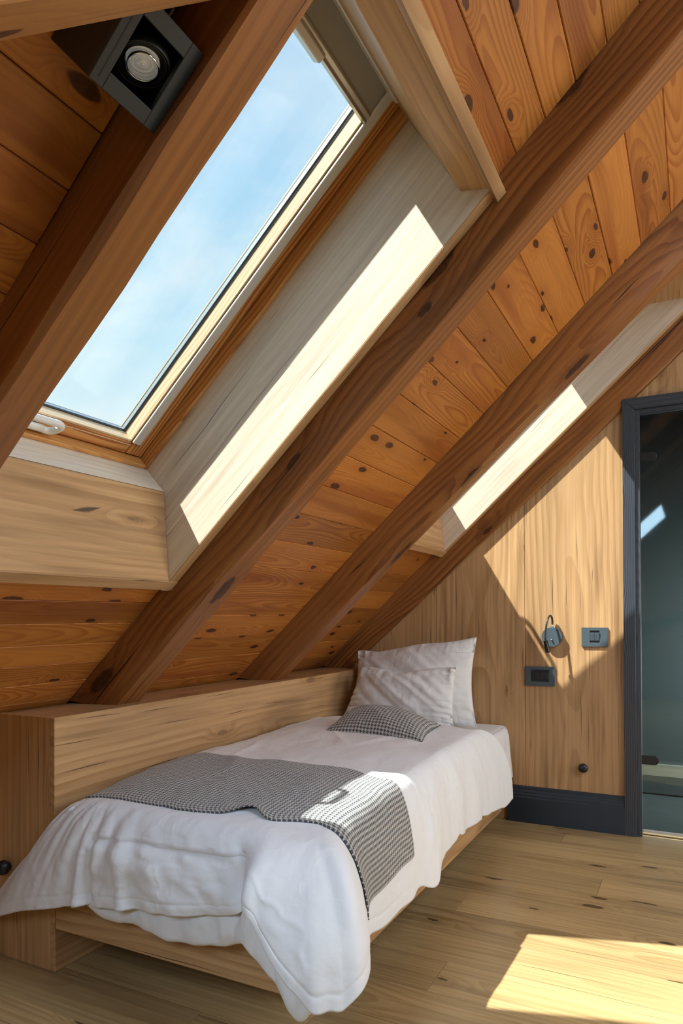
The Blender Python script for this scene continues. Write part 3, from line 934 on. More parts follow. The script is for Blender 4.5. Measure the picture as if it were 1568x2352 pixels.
# shower room beyond the glass
sr = structure('wall_outer')
prism('rear_wall', [(-0.9, 4.9, 0), (1.5, 4.9, 0), (1.5, 4.9, 1.35), (-0.9, 4.9, 1.35)], (0, 0.05, 0), M['teal'], sr)
prism('rear_wall_upper', [(-0.9, 4.9, 1.35), (1.5, 4.9, 1.35), (1.5, 4.9, 2.4), (-0.9, 4.9, 2.4)], (0, 0.05, 0), M['teal'], sr)
prism('side_wall', [(-0.9, 3.66, 0), (-0.9, 4.9, 0), (-0.9, 4.9, 2.4), (-0.9, 3.66, 2.4)], (-0.05, 0, 0), M['teal'], sr)
prism('side_wall', [(1.5, 3.66, 0), (1.5, 4.9, 0), (1.5, 4.9, 2.4), (1.5, 3.66, 2.4)], (0.05, 0, 0), M['teal'], sr)
prism('floor_slab', [(-0.9, 3.66, -0.01), (1.5, 3.66, -0.01), (1.5, 4.9, -0.01), (-0.9, 4.9, -0.01)], (0, 0, -0.05), M['teal'], sr)
prism('roof_slab', [(-0.9, 3.58, 2.4), (1.5, 3.58, 2.4), (1.5, 4.95, 2.4), (-0.9, 4.95, 2.4)], (0, 0, 0.05), M['dark'], sr)
prism('front_wall', [(0.585, 3.60, 0), (1.5, 3.60, 0), (1.5, 3.60, 2.4), (0.585, 3.60, 2.4)], (0, 0.05, 0), M['teal'], sr)
prism('front_wall', [(-0.9, 3.64, 0), (-0.31, 3.64, 0), (-0.31, 3.64, 2.4), (-0.9, 3.64, 2.4)], (0, 0.02, 0), M['teal'], sr)
prism('front_wall', [(-0.31, 3.61, 2.08), (0.585, 3.61, 2.08), (0.585, 3.61, 2.4), (-0.31, 3.61, 2.4)], (0, 0.03, 0), M['teal'], sr)
bench = thing('bench', 'pale wooden ledge seen low down through the dark glass door', 'bench', (0.15, 4.48, 0))  # added behind the glass to imitate a bright reflected band
box('bright_band', (-0.88, 4.450, 0.102), (1.48, 4.470, 0.172), M['band_oak'], bench, F_X, 0.001)
box('tiled_base', (-0.88, 4.472, 0.0), (1.48, 4.60, 0.165), M['teal'], bench, F_X, 0.002)
box('lower_panel', (-0.88, 4.4505, 0.0), (1.48, 4.471, 0.1019), M['teal'], bench, F_X, 0.0)

# ------------------------------------------------------------------ spotlight fixed to the boards beside the first rafter
sp = thing('spotlight', 'square black metal ceiling spotlight with tilting round lens beside the rafter', 'lamp', tuple(rw(-0.951, 0.684, 0.05)))
s0, s1, y0, y1, nn = -1.0115, -0.8925, 0.6245, 0.7425, 0.104
rbox('backplate', s0 + 0.004, s1 - 0.004, y0 + 0.004, y1 - 0.004, 0.0006, 0.010, M['black'], sp, F_ROOF_S, 0.001)
t_ = 0.005
for a in ((s0, s1, y0, y0 + t_), (s0, s1, y1 - t_, y1), (s0, s0 + t_, y0 + t_, y1 - t_), (s1 - t_, s1, y0 + t_, y1 - t_)):
    rbox('housing_side', a[0], a[1], a[2], a[3], 0.0015, nn - 0.008, M['black'], sp, F_ROOF_S, 0.0012)
fw = 0.0215
for a in ((s0, s1, y0, y0 + fw), (s0, s1, y1 - fw, y1), (s0, s0 + fw, y0 + fw, y1 - fw), (s1 - fw, s1, y0 + fw, y1 - fw)):
    rbox('face_frame', a[0], a[1], a[2], a[3], nn - 0.0078, nn, M['graphite'], sp, F_ROOF_S, 0.0008)
rbox('shadow_slot', s0 + 0.008, s1 - 0.008, y0 + 0.0095, y0 + 0.0115, nn - 0.0002, nn + 0.0003, M['blackin'], sp, F_ROOF_S, 0.0)
aim = Vector((0.10, -0.10, -1.0)).normalized()
axl = frame(SD - aim * SD.dot(aim), aim.cross(SD))
cx = rw(-0.9526, 0.6985, 0.070)
lathe('gimbal_ring', [(0.0345, -0.008), (0.0370, -0.008), (0.0370, 0.006), (0.0360, 0.007), (0.0345, 0.006), (0.0345, -0.008)], axl, cx, M['black'], sp, 40)
lathe('lamp_barrel', [(0.0, -0.036), (0.024, -0.036), (0.0300, -0.012), (0.0335, 0.001), (0.0335, 0.005), (0.0322, 0.006), (0.0316, 0.004), (0.0302, 0.005), (0.0296, 0.003), (0.0282, 0.004), (0.0276, 0.002), (0.0262, 0.003), (0.0256, 0.001), (0.0245, 0.002), (0.0238, -0.003)], axl, cx, M['black'], sp, 40)
lens_m, g_ = mat('faint_glow_lens')
Pn = g_.n('ShaderNodeTexCoord').outputs['Object']
lx, ly, lz = g_.xyz(Pn)
rr = g_.m('SQRT', g_.m('ADD', g_.m('MULTIPLY', lx, lx), g_.m('MULTIPLY', ly, ly)))
wv = g_.m('ADD', 0.5, g_.m('MULTIPLY', g_.m('SINE', g_.m('MULTIPLY', rr, 1500.0)), 0.5))
g_.out(g_.bsdf(g_.mix(wv, (0.55, 0.56, 0.55), (0.85, 0.84, 0.80)), 0.12, normal=g_.bump(wv, 0.6, 0.002), **{'Specular IOR Level': 0.8, 'Coat Weight': 0.6, 'Emission Color': (1.0, 0.97, 0.9, 1.0), 'Emission Strength': 0.10}))  # weak glow added so the recessed lens of the unlit lamp shows pale
lathe('lens', [(0.0, 0.006), (0.006, 0.0055), (0.009, 0.001), (0.014, 0.0035), (0.018, -0.001), (0.0228, 0.002), (0.0228, -0.004), (0.0, -0.004)], axl, cx, lens_m, sp, 40)
refl = lathe('reflector', [(0.0195, 0.0), (0.0205, 0.004), (0.0228, 0.012), (0.0205, 0.010)], axl, cx, M['chrome'], sp, 40)
lathe('driver_can', [(0.0, 0.0), (0.014, 0.0), (0.014, 0.028), (0.0, 0.028)], F_ROOF_S, rw(-0.914, 0.676, 0.012), M['chrome'], sp, 24)
cab = tube('cable', [rw(-0.8920, 0.733, 0.012), rw(-0.70, 0.744, 0.006), rw(-0.30, 0.750, 0.006), rw(0.4, 0.751, 0.006)], 0.0035, M['black'], None, 10)
cab['label'] = 'thin black cable running up the boards from the spotlight beside the rafter'
cab['category'] = 'cable'

# ------------------------------------------------------------------ reading lamp, switch plates, door stops
lamp = thing('reading_lamp', 'dark grey wall reading lamp with round base and bent gooseneck on the end wall', 'lamp', (-0.640, YW, 0.941))
F_WALL = frame((1, 0, 0), (0, 0, 1))          # local z points to -y, out of the wall
lathe('lamp_base', [(0.0, 0.0), (0.0490, 0.0), (0.0490, 0.0275), (0.0480, 0.0285), (0.0, 0.0285)], F_WALL, (-0.6395, YW, 0.9415), M['slate'], lamp, 48, False)
yy = YW - 0.0145
tube('arm_collar', [(-0.6375, yy, 0.9890), (-0.6375, yy, 1.0030)], 0.0052, M['chrome'], lamp, 16)
arm = smooth_path([(-0.6375, yy, 1.002), (-0.6372, yy - 0.001, 1.022), (-0.6395, yy - 0.012, 1.043), (-0.6455, yy - 0.034, 1.046), (-0.6515, yy - 0.056, 1.023),
                   (-0.6560, yy - 0.068, 0.985), (-0.6575, yy - 0.074, 0.945), (-0.6560, yy - 0.077, 0.920)], 6)
tube('gooseneck_arm', arm, 0.0048, M['black'], lamp, 14)
hd = Vector((0.012, -0.006, -0.06)).normalized()
h0 = Vector((-0.6562, yy - 0.0768, 0.925))
tube('lamp_head', [h0, h0 + hd * 0.004, h0 + hd * 0.058, h0 + hd * 0.060], [0.0090, 0.0112, 0.0112, 0.0100], M['black'], lamp, 20)
tube('toggle_switch', [(-0.640, YW - 0.0285, 0.930), (-0.640, YW - 0.0285 - 0.011, 0.927)], [0.0042, 0.0030], M['chrome'], lamp, 12)


def plate(label, x0, x1, z0, z1, name, mods, cat):
    t = thing(name, label, cat, ((x0 + x1) / 2, YW, (z0 + z1) / 2))
    th = 0.0095
    wx, wz = (x1 - x0), (z1 - z0)
    ix0, ix1 = mods[0], mods[1]
    iz0, iz1 = z0 + wz * 0.22, z1 - wz * 0.16
    for a in ((x0, ix0, z0, z1), (ix1, x1, z0, z1), (ix0, ix1, z0, iz0), (ix0, ix1, iz1, z1)):
        box('cover_frame', (a[0], YW - th, a[2]), (a[1], YW - 0.0003, a[3]), M['slate'], t, F_XZ, 0.0004)
    box('recess', (ix0, YW - 0.0045, iz0), (ix1, YW - 0.0003, iz1), M['graphite'], t, F_XZ, 0.0)
    n = mods[2]
    w_ = (ix1 - ix0) / n
    for k in range(n):
        a, b = ix0 + k * w_ + 0.0005, ix0 + (k + 1) * w_ - 0.0005
        zc0, zc1 = iz0 + 0.008, iz1 - 0.010
        if mods[3][k] == 's':
            so = box('socket_module', (a, YW - 0.0078, zc0), (b, YW - 0.0045, zc1), M['black'], t, F_XZ, 0.0006)
            for q in range(3):
                lathe('pin_hole', [(0.0, 0.0), (0.0024, 0.0), (0.0024, 0.0004), (0.0, 0.0004)], F_WALL, ((a + b) / 2, YW - 0.0078, zc0 + (q + 0.6) * (zc1 - zc0) / 3.3), M['blackin'], so, 12)
        else:
            m_ = M['slate'] if mods[3][k] == 'r' else M['black']
            prism('rocker', [(a, YW - 0.0046, zc0), (a, YW - 0.0105, zc0 + 0.001), (a, YW - 0.0155, zc1 - 0.001), (a, YW - 0.0046, zc1)], (b - a, 0, 0), m_, t, F_X, 0.0006)
    return t


plate('slate grey light switch plate with two rockers, right of the reading lamp', -0.4995, -0.3785, 0.8955, 0.9890, 'light_switch', (-0.4615, -0.4165, 2, 'rr'), 'switch')
plate('slate grey socket plate with four dark modules, below the reading lamp', -0.7745, -0.6290, 0.6945, 0.7905, 'wall_socket', (-0.7470, -0.6575, 4, 'sbbb'), 'socket')

knob = [(0.0, 0.0), (0.0125, 0.0), (0.0125, 0.006), (0.0215, 0.012), (0.0225, 0.018), (0.0215, 0.026), (0.016, 0.032), (0.008, 0.035), (0.0, 0.0355)]
k1 = lathe('door_stop', knob, F_WALL, (-0.4955, YW, 0.3015), M['black'], None, 28)
k1['label'] = 'round black door stop on the end wall, between bed and door'
k1['category'] = 'door stop'
k2 = lathe('door_stop', knob, F_WALL, (-1.8950, Y0, 0.2830), M['black'], None, 28)
k2['label'] = 'round black door stop on the dark end of the low ledge, at the bed foot'
k2['category'] = 'door stop'

# ------------------------------------------------------------------ bed frame and mattress
ZR, XR = 0.1296, -0.8198
bed = thing('single_bed', 'light oak single bed base with plain side boards, carrying the white bedding', 'bed', (-1.25, 2.49, 0))
prism('foot_board', [(XK + 0.003, Y0, ZR), (XR, Y0, ZR), (XR, Y0, 0.285), (XK + 0.003, Y0, 0.285)], (0, 0.022, 0), M['oak'], bed, F_X, 0.0012)
prism('side_board', [(XR, Y0 + 0.0225, ZR), (XR, 3.235, ZR), (XR, 3.235, 0.232), (XR, Y0 + 0.0225, 0.232)], (-0.022, 0, 0), M['oak'], bed, F_Y, 0.0012)
box('slatted_base', (XK + 0.003, Y0 + 0.0225, 0.150), (XR - 0.0225, YW - 0.004, 0.200), M['oak'], bed, F_X, 0.001)
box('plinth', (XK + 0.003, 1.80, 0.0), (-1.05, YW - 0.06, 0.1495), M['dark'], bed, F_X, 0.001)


def rounded_box(name, lo, hi, r, m, parent, seg=5):
    return box(name, lo, hi, m, parent, F_X, r, seg, True)


mattress = thing('mattress', 'white sheeted mattress on the oak bed base, bare at its head corner', 'mattress', (-1.26, 2.5, 0.2005))
mo = rounded_box('fitted_sheet', (XK + 0.004, 1.462, 0.2005), (-0.857, YW - 0.004, 0.487), 0.035, M['sheet'], mattress)
# a hanging corner of the loose sheet at the head end
vs, fs = [], []
NI, NJ = 22, 16
for i in range(NI + 1):
    t = i / NI
    yy = 3.05 + t * 0.46
    for j in range(NJ + 1):
        q = j / NJ
        drop = 0.23 + 0.02 * math.sin(t * 7)
        x = -0.853 + 0.016 * q + 0.007 * q * math.sin(t * 19 + 2 * q) + 0.004 * math.sin(t * 41 + q * 3) * q
        z = 0.470 - q * drop
        if q < 0.12:
            x -= (0.12 - q) * 0.12
            z += (0.12 - q) * 0.10
        vs.append((x, yy, z))
for i in range(NI):
    for j in range(NJ):
        a = i * (NJ + 1) + j
        fs.append([a, a + NJ + 1, a + NJ + 2, a + 1])
so = solid('sheet_drape', vs, fs, M['sheet'], mattress, F_X, None, 0, 1, True)
so.modifiers.new('s', 'SOLIDIFY').thickness = 0.002

# ------------------------------------------------------------------ duvet: a plateau, and a skirt whose hem follows measured points
rng = np.random.RandomState(11)


def n1(x, seed, octaves=3):
    """smooth 1-d noise in about -1..1"""
    out = np.zeros_like(np.asarray(x, float))
    r = np.random.RandomState(seed)
    a = 1.0
    for k in range(octaves):
        tab = r.uniform(-1, 1, 4096)
        xx = np.asarray(x, float) * 2 ** k + 500.37 * (k + 1)
        i = np.floor(xx).astype(int)
        f = xx - i
        f = f * f * (3 - 2 * f)
        out += a * (tab[i % 4096] * (1 - f) + tab[(i + 1) % 4096] * f)
        a *= 0.5
    return out / 1.4


def n2(x, y, seed, octaves=3):
    out = np.zeros(np.broadcast(x, y).shape)
    r = np.random.RandomState(seed)
    a = 1.0
    for k in range(octaves):
        tab = r.uniform(-1, 1, (256, 256))
        xx = x * 2 ** k + 71.3 * (k + 1)
        yy = y * 2 ** k + 37.7 * (k + 1)
        i = np.floor(xx).astype(int)
        j = np.floor(yy).astype(int)
        fx = xx - i
        fy = yy - j
        fx = fx * fx * (3 - 2 * fx)
        fy = fy * fy * (3 - 2 * fy)
        g00 = tab[i % 256, j % 256]
        g10 = tab[(i + 1) % 256, j % 256]
        g01 = tab[i % 256, (j + 1) % 256]
        g11 = tab[(i + 1) % 256, (j + 1) % 256]
        out = out + a * ((g00 * (1 - fx) + g10 * fx) * (1 - fy) + (g01 * (1 - fx) + g11 * fx) * fy)
        a *= 0.5
    return out / 1.4


def catmull(P, u):
    P = np.asarray(P, float)
    n = len(P)
    i = np.clip(np.floor(u).astype(int), 0, n - 2)
    f = (u - i)[:, None]
    p0 = P[np.maximum(i - 1, 0)]
    p1 = P[i]
    p2 = P[i + 1]
    p3 = P[np.minimum(i + 2, n - 1)]
    # finite-difference tangents, limited so that the curve does not overshoot
    m1 = 0.5 * (p2 - p0)
    m2 = 0.5 * (p3 - p1)
    f2, f3 = f * f, f * f * f
    return (2 * f3 - 3 * f2 + 1) * p1 + (f3 - 2 * f2 + f) * m1 + (-2 * f3 + 3 * f2) * p2 + (f3 - f2) * m2


def top_z(x, y):
    z = 0.512 + 0.040 * np.clip((y - 1.45) / 0.5, 0, 1) ** 0.7
    z = z + 0.012 * np.exp(-((y - 2.75) / 0.5) ** 2)
    z = z - 0.022 * np.exp(-((x + 1.69) / 0.10) ** 2)
    z = z - 0.012 * np.clip((x + 1.05) / 0.22, 0, 1) ** 2
    z = z + 0.009 * n2(x * 3.1, y * 2.6, 21) + 0.0035 * n2(x * 9, y * 6, 22)
    fold = np.clip(1 - np.abs(n2(x * 3.4 - y * 1.2, y * 2.2 + x * 2.6, 23, 2)) * 3.6, 0, 1) ** 1.6
    z = z + 0.0045 * fold * np.clip((y - 1.55) / 0.2, 0, 1)
    return z


# columns: plateau edge x, y | hem x, y, z | bulge (how far out the cloth stays level) | weight of folds
NODES = [
    (-1.600, 1.412, -2.030, 1.408, 0.070, 0.10, 0.3),
    (-1.610, 1.432, -1.930, 1.385, 0.125, 0.16, 0.6),
    (-1.600, 1.448, -1.845, 1.360, 0.162, 0.25, 0.9),
    (-1.570, 1.455, -1.735, 1.352, 0.203, 0.38, 1.0),
    (-1.535, 1.458, -1.622, 1.350, 0.232, 0.50, 1.1),
    (-1.490, 1.460, -1.508, 1.352, 0.262, 0.55, 1.2),
    (-1.440, 1.462, -1.440, 1.352, 0.268, 0.60, 0.9),
    (-1.330, 1.463, -1.321, 1.350, 0.284, 0.62, 0.8),
    (-1.190, 1.463, -1.175, 1.348, 0.301, 0.62, 0.8),
    (-1.080, 1.463, -1.065, 1.348, 0.322, 0.62, 0.8),
    (-0.985, 1.463, -0.965, 1.335, 0.352, 0.62, 0.7),
    (-0.895, 1.464, -0.913, 1.300, 0.388, 0.62, 0.4),
    (-0.882, 1.468, -0.868, 1.287, 0.330, 0.62, 0.4),
    (-0.874, 1.472, -0.817, 1.288, 0.265, 0.62, 0.4),
    (-0.870, 1.476, -0.765, 1.295, 0.216, 0.62, 0.4),
    (-0.866, 1.480, -0.738, 1.298, 0.193, 0.62, 0.4),
    (-0.862, 1.486, -0.712, 1.318, 0.196, 0.64, 0.4),
    (-0.858, 1.494, -0.690, 1.336, 0.194, 0.66, 0.4),
    (-0.852, 1.508, -0.664, 1.368, 0.228, 0.76, 0.4),
    (-0.848, 1.522, -0.676, 1.430, 0.245, 0.76, 0.4),
    (-0.846, 1.545, -0.732, 1.540, 0.235, 0.72, 0.4),
    (-0.845, 1.610, -0.765, 1.631, 0.220, 0.70, 0.3),
    (-0.845, 1.750, -0.765, 1.725, 0.205, 0.70, 0.5),
    (-0.845, 1.860, -0.765, 1.844, 0.208, 0.70, 0.5),
    (-0.845, 1.940, -0.763, 1.929, 0.207, 0.70, 0.5),
    (-0.845, 2.010, -0.762, 1.990, 0.216, 0.70, 0.6),
    (-0.845, 2.090, -0.752, 2.085, 0.190, 0.70, 0.9),
    (-0.845, 2.140, -0.756, 2.130, 0.215, 0.70, 0.9),
    (-0.845, 2.240, -0.764, 2.225, 0.238, 0.70, 0.9),
    (-0.845, 2.340, -0.768, 2.347, 0.256, 0.70, 1.0),
    (-0.845, 2.380, -0.770, 2.390, 0.268, 0.70, 1.0),
    (-0.845, 2.440, -0.766, 2.455, 0.252, 0.70, 1.0),
    (-0.845, 2.620, -0.765, 2.666, 0.246, 0.70, 1.0),
    (-0.845, 2.740, -0.764, 2.880, 0.226, 0.70, 1.0),
    (-0.848, 2.810, -0.762, 3.060, 0.204, 0.70, 0.7),
    (-0.852, 2.850, -0.762, 3.190, 0.206, 0.68, 0.3),
]
ND_ = np.array(NODES)
NT = 430
uu = np.linspace(0, len(ND_) - 1, NT)
C_ = catmull(ND_, uu)
Ex, Ey = C_[:, 0], C_[:, 1]
Hx, Hy, Hz = C_[:, 2], C_[:, 3], C_[:, 4]
Bu, Fw = C_[:, 5], C_[:, 6]
hem_len = np.concatenate([[0], np.cumsum(np.sqrt(np.diff(Hx) ** 2 + np.diff(Hy) ** 2 + np.diff(Hz) ** 2))])
NRHO = 90


def skirt(it, rho, layer=0.0):
    """points of the skirt at column index `it` (float) and fall 0..1"""
    it = np.asarray(it, float)
    f = lambda A: np.interp(it, np.arange(NT), A)
    ex, ey, hx, hy, hz, bu, fw, hl = f(Ex), f(Ey), f(Hx), f(Hy), f(Hz), f(Bu), f(Fw), f(hem_len)
    ez = top_z(ex, ey)
    u = f(uu)
    r = rho
    dx, dy = hx - ex, hy - ey
    ln = np.sqrt(dx * dx + dy * dy) + 1e-6
    ox, oy = dx / ln, dy / ln
    b1 = bu
    # cubic: leaves the plateau level, arrives steeply
    w0, w1, w2, w3 = (1 - r) ** 3, 3 * r * (1 - r) ** 2, 3 * r * r * (1 - r), r ** 3
    out1, out2 = b1 * 0.95, np.minimum(1.0, 0.62 + b1 * 0.62)
    ro = w1 * out1 + w2 * out2 + w3
    z = ez * (w0 + w1) + (ez * 0.52 + hz * 0.48) * w2 + hz * w3
    straight = np.clip((0.30 - b1) / 0.2, 0, 1)
    ro = ro * (1 - straight) + r * straight
    z = z * (1 - straight) + (ez + (hz - ez) * (0.18 * r + 0.82 * r ** 1.15)) * straight
    x = ex + dx * ro
    y = ey + dy * ro
    # folds, growing towards the hem
    g = np.sin(np.clip(r, 0, 1) * math.pi * 0.5) ** 1.2
    foot = np.clip((u - 1.0) / 1.5, 0, 1) * np.clip((11.0 - u) / 1.0, 0, 1)
    side = np.clip((u - 22.0) / 3.0, 0, 1)
    cone = np.clip((u - 10.6) / 0.8, 0, 1) * np.clip((20.5 - u) / 1.5, 0, 1)
    pleat = np.clip((u - 2.0) / 1.0, 0, 1) * np.clip((7.6 - u) / 1.6, 0, 1)
    d = 0.010 * g * side * fw * n1(hl * 7.5 + r * 0.8, 5) + 0.006 * g * side * fw * n1(hl * 17 - r * 1.4, 6)
    d = d + 0.006 * g * foot * n1(hl * 6.0 + r * 0.5, 7) + 0.004 * r * foot * n2(hl * 16, r * 5 + 0 * hl, 8)
    pm = np.sin(math.pi * np.clip(r * 1.02, 0, 1)) ** 0.8
    d = d + 0.0085 * pleat * pm * n1(hl * 26 + r * 1.3, 9, 2) + 0.004 * pleat * pm * n1(hl * 55 - r * 2.0, 10, 2)
    d = d + 0.007 * cone * g * n1(hl * 7 + r * 2.2, 12, 2)
    rid = lambda q: np.clip(1 - np.abs(q) * 3.2, 0, 1) ** 1.5
    msk = np.clip(n2(hl * 5, r * 2.0 + 0 * hl, 41, 1) * 1.6 + 0.25, 0, 1)
    d = d + 0.0042 * msk * g * foot * rid(n2(hl * 9 + r * 1.5, r * 3.2 - hl * 2.5, 42, 2)) + 0.0022 * g * foot * rid(n2(hl * 21 - r * 3, r * 6.0, 43, 2))
    d = d + 0.0035 * g * cone * rid(n2(hl * 6 + r * 4.0, r * 2.5 - hl * 5, 44, 2)) + 0.003 * g * side * rid(n2(hl * 6 + r * 2.0, r * 1.6 + hl * 1.5, 45, 2))
    gath = np.clip((u - 3.0) / 1.0, 0, 1) * np.clip((11.5 - u) / 2.0, 0, 1) * np.exp(-((r - 0.16) / 0.13) ** 2)
    d = d + 0.0050 * gath * rid(n1(hl * 34 + r * 2.0, 46, 1)) * np.clip(n1(hl * 6, 47, 1) + 0.6, 0, 1)
    # the folded-back band across the foot: a crease, then the flap hangs a little free
    band = np.clip((u - 4.9) / 0.25, 0, 1) * np.clip((10.6 - u) / 0.5, 0, 1)
    cr = 0.46 + 0.02 * n1(hl * 9, 14, 2)
    d = d + band * (0.0035 * np.exp(-((r - cr) / 0.009) ** 2) - 0.007 * np.exp(-((r - cr - 0.05) / 0.04) ** 2))
    d = d + band * 0.016 * n2(hl * 7.5 - r * 2.0, r * 3.0 + hl * 2.0, 16, 3) * np.clip((r - cr) / 0.12, 0, 1)
    # sharp fold where the left corner turns, and where the room corner overlaps the foot
    d = d + 0.016 * np.exp(-((u - 5.0 + 0.25 * (1 - r)) / 0.16) ** 2) * g - 0.012 * np.exp(-((u - 5.45) / 0.25) ** 2) * g
    d = d - 0.018 * np.exp(-((u - 10.35 + 0.9 * (1 - r)) / 0.30) ** 2) * np.clip((r - 0.25) / 0.3, 0, 1) + 0.012 * np.exp(-((u - 11.2 + 0.7 * (1 - r)) / 0.40) ** 2) * g
    d = d + 0.015 * np.exp(-((u - 6.35 - 0.45 * r) / 0.14) ** 2) * g * np.clip((r - 0.2) / 0.3, 0, 1) - 0.010 * np.exp(-((u - 6.75 - 0.45 * r) / 0.22) ** 2) * g
    # stitched hem line
    hemw = np.clip((0.935 - r) / 0.01, -1, 1)
    d = d - 0.0022 * np.exp(-((r - 0.925) / 0.010) ** 2) * (1 - side)
    d = d * np.clip(r / 0.12, 0, 1) + layer
    x = x + ox * d
    y = y + oy * d
    z = z + np.abs(d) * 0.25 * (1 - r) + 0.006 * side * g * n1(hl * 11, 18, 2)
    return x, y, z


verts, faces = [], []
IT = np.arange(NT)
KR = 70
# plateau rings, closing on the corner between ledge and pillows
cxp, cyp = XK + 0.006, 3.02
ring_rows = []
for k in range(KR, 0, -1):
    t = k / KR
    t = t ** 0.9
    x = Ex * (1 - t) + cxp * t
    y = Ey * (1 - t) + cyp * t
    ring_rows.append(np.stack([x, y, top_z(x, y)], -1))
for j in range(NRHO + 1):
    r = j / NRHO
    x, y, z = skirt(IT, np.full(NT, r))
    if j == 0:
        z = top_z(Ex, Ey)
    ring_rows.append(np.stack([x, y, z], -1))
R_ = np.array(ring_rows)
# keep the cloth in front of the ledge's end panel and ledge front, and above the floor
inw = (R_[..., 0] < XK + 0.006) & (R_[..., 1] > Y0 - 0.006)
R_[..., 1] = np.where(inw & (R_[..., 0] < XK - 0.03), np.minimum(R_[..., 1], Y0 - 0.006), R_[..., 1])
R_[..., 0] = np.where(inw & (R_[..., 0] >= XK - 0.03), np.maximum(R_[..., 0], XK + 0.006), R_[..., 0])
R_[..., 2] = np.maximum(R_[..., 2], 0.02)
for _ in range(10):                                        # ease the turn from the plateau into the skirt
    seg = R_[KR - 8:KR + 13]
    sm_ = seg.copy()
    sm_[1:-1] = 0.25 * seg[:-2] + 0.5 * seg[1:-1] + 0.25 * seg[2:]
    sm_[:, 1:-1] = 0.25 * sm_[:, :-2] + 0.5 * sm_[:, 1:-1] + 0.25 * sm_[:, 2:]
    wgt = np.sin(np.linspace(0, math.pi, seg.shape[0]))[:, None, None]
    R_[KR - 8:KR + 13] = seg * (1 - wgt) + sm_ * wgt
nr = R_.shape[0]
fs = []
for a in range(nr - 1):
    for b in range(NT - 1):
        fs.append((a * NT + b, a * NT + b + 1, (a + 1) * NT + b + 1, (a + 1) * NT + b))


def raw_mesh(name, V, F, uv=None):
    me = bpy.data.meshes.new(name)
    me.from_pydata([tuple(v) for v in V], [], F)
    if uv is not None:
        l = me.uv_layers.new(name='UVMap')
        idx = np.empty(len(me.loops), dtype=np.int32)
        me.loops.foreach_get('vertex_index', idx)
        l.data.foreach_set('uv', np.asarray(uv, dtype=np.float32)[idx].ravel())
    me.update()
    return me


duvet = thing('duvet', 'white duvet covering the bed, its hem hanging over foot and room side', 'duvet', (-1.25, 2.2, 0.49))
me = raw_mesh('cover', R_.reshape(-1, 3), fs)
cov = newobj('cover', me, Matrix.Identity(4), M['linen'], duvet, True)
sm = cov.modifiers.new('thick', 'SOLIDIFY')
sm.thickness = 0.007
sm.offset = -1.0

# padded inner layer that shows beneath the hem along the foot
iu = np.where((uu > 5.05) & (uu < 15.2))[0]
q = uu[iu]
HI = [(5.0, -1.505, 1.372, 0.262), (5.6, -1.436, 1.372, 0.228), (7.0, -1.310, 1.370, 0.228), (8.0, -1.185, 1.368, 0.216), (9.3, -1.040, 1.368, 0.244), (9.9, -0.995, 1.360, 0.258),
      (10.6, -0.945, 1.318, 0.290), (11.6, -0.905, 1.312, 0.256), (12.4, -0.852, 1.308, 0.220), (13.2, -0.812, 1.309, 0.174), (13.8, -0.783, 1.311, 0.150), (14.3, -0.765, 1.318, 0.174), (15.0, -0.735, 1.328, 0.205)]
HI = np.array(HI)
hi_ = np.stack([np.interp(q, HI[:, 0], HI[:, k]) for k in (1, 2, 3)], -1)
for _ in range(6):
    hi_[1:-1] = 0.25 * hi_[:-2] + 0.5 * hi_[1:-1] + 0.25 * hi_[2:]
rows = []
NQ = 26
hl = hem_len[iu]
lump = n1(hl * 15, 31, 2)
for k in range(NQ + 1):
    t = k / NQ
    if t <= 0.72:
        r = 0.55 + t / 0.72 * 0.45
        x0, y0, z0 = skirt(iu, np.full(len(iu), r), -0.014)
        f = t / 0.72
        f3 = f ** 2
        # lean from the outer layer's line to the inner hem
        bx, by, bz = skirt(iu, np.full(len(iu), 1.0), -0.014)
        x = x0 + (hi_[:, 0] - bx) * f3
        y = y0 + (hi_[:, 1] - by) * f3
        z = z0 + (hi_[:, 2] + 0.016 - bz) * f3
        puff = (0.011 * lump + 0.008 * n2(hl * 22, np.full(len(hl), t * 4.0), 33)) * f3
        y = y - puff
        z = z - 0.3 * puff
    else:
        f = (t - 0.72) / 0.28
        ang = f * math.pi
        x = hi_[:, 0]
        y = hi_[:, 1] - (0.011 * lump) + 0.013 * (1 - math.cos(ang))
        z = hi_[:, 2] + 0.016 - 0.3 * (0.011 * lump) - 0.016 * math.sin(ang) + (0.03 * f if f > 0.5 else 0)
    rows.append(np.stack([x, y, z], -1))
I_ = np.array(rows)
n_ = I_.shape[1]
fsi = [(a * n_ + b, a * n_ + b + 1, (a + 1) * n_ + b + 1, (a + 1) * n_ + b) for a in range(NQ) for b in range(n_ - 1)]
inner = newobj('inner_layer', raw_mesh('inner_layer', I_.reshape(-1, 3), fsi), Matrix.Identity(4), M['linen'], duvet, True)
inner.modifiers.new('thick', 'SOLIDIFY').thickness = 0.004

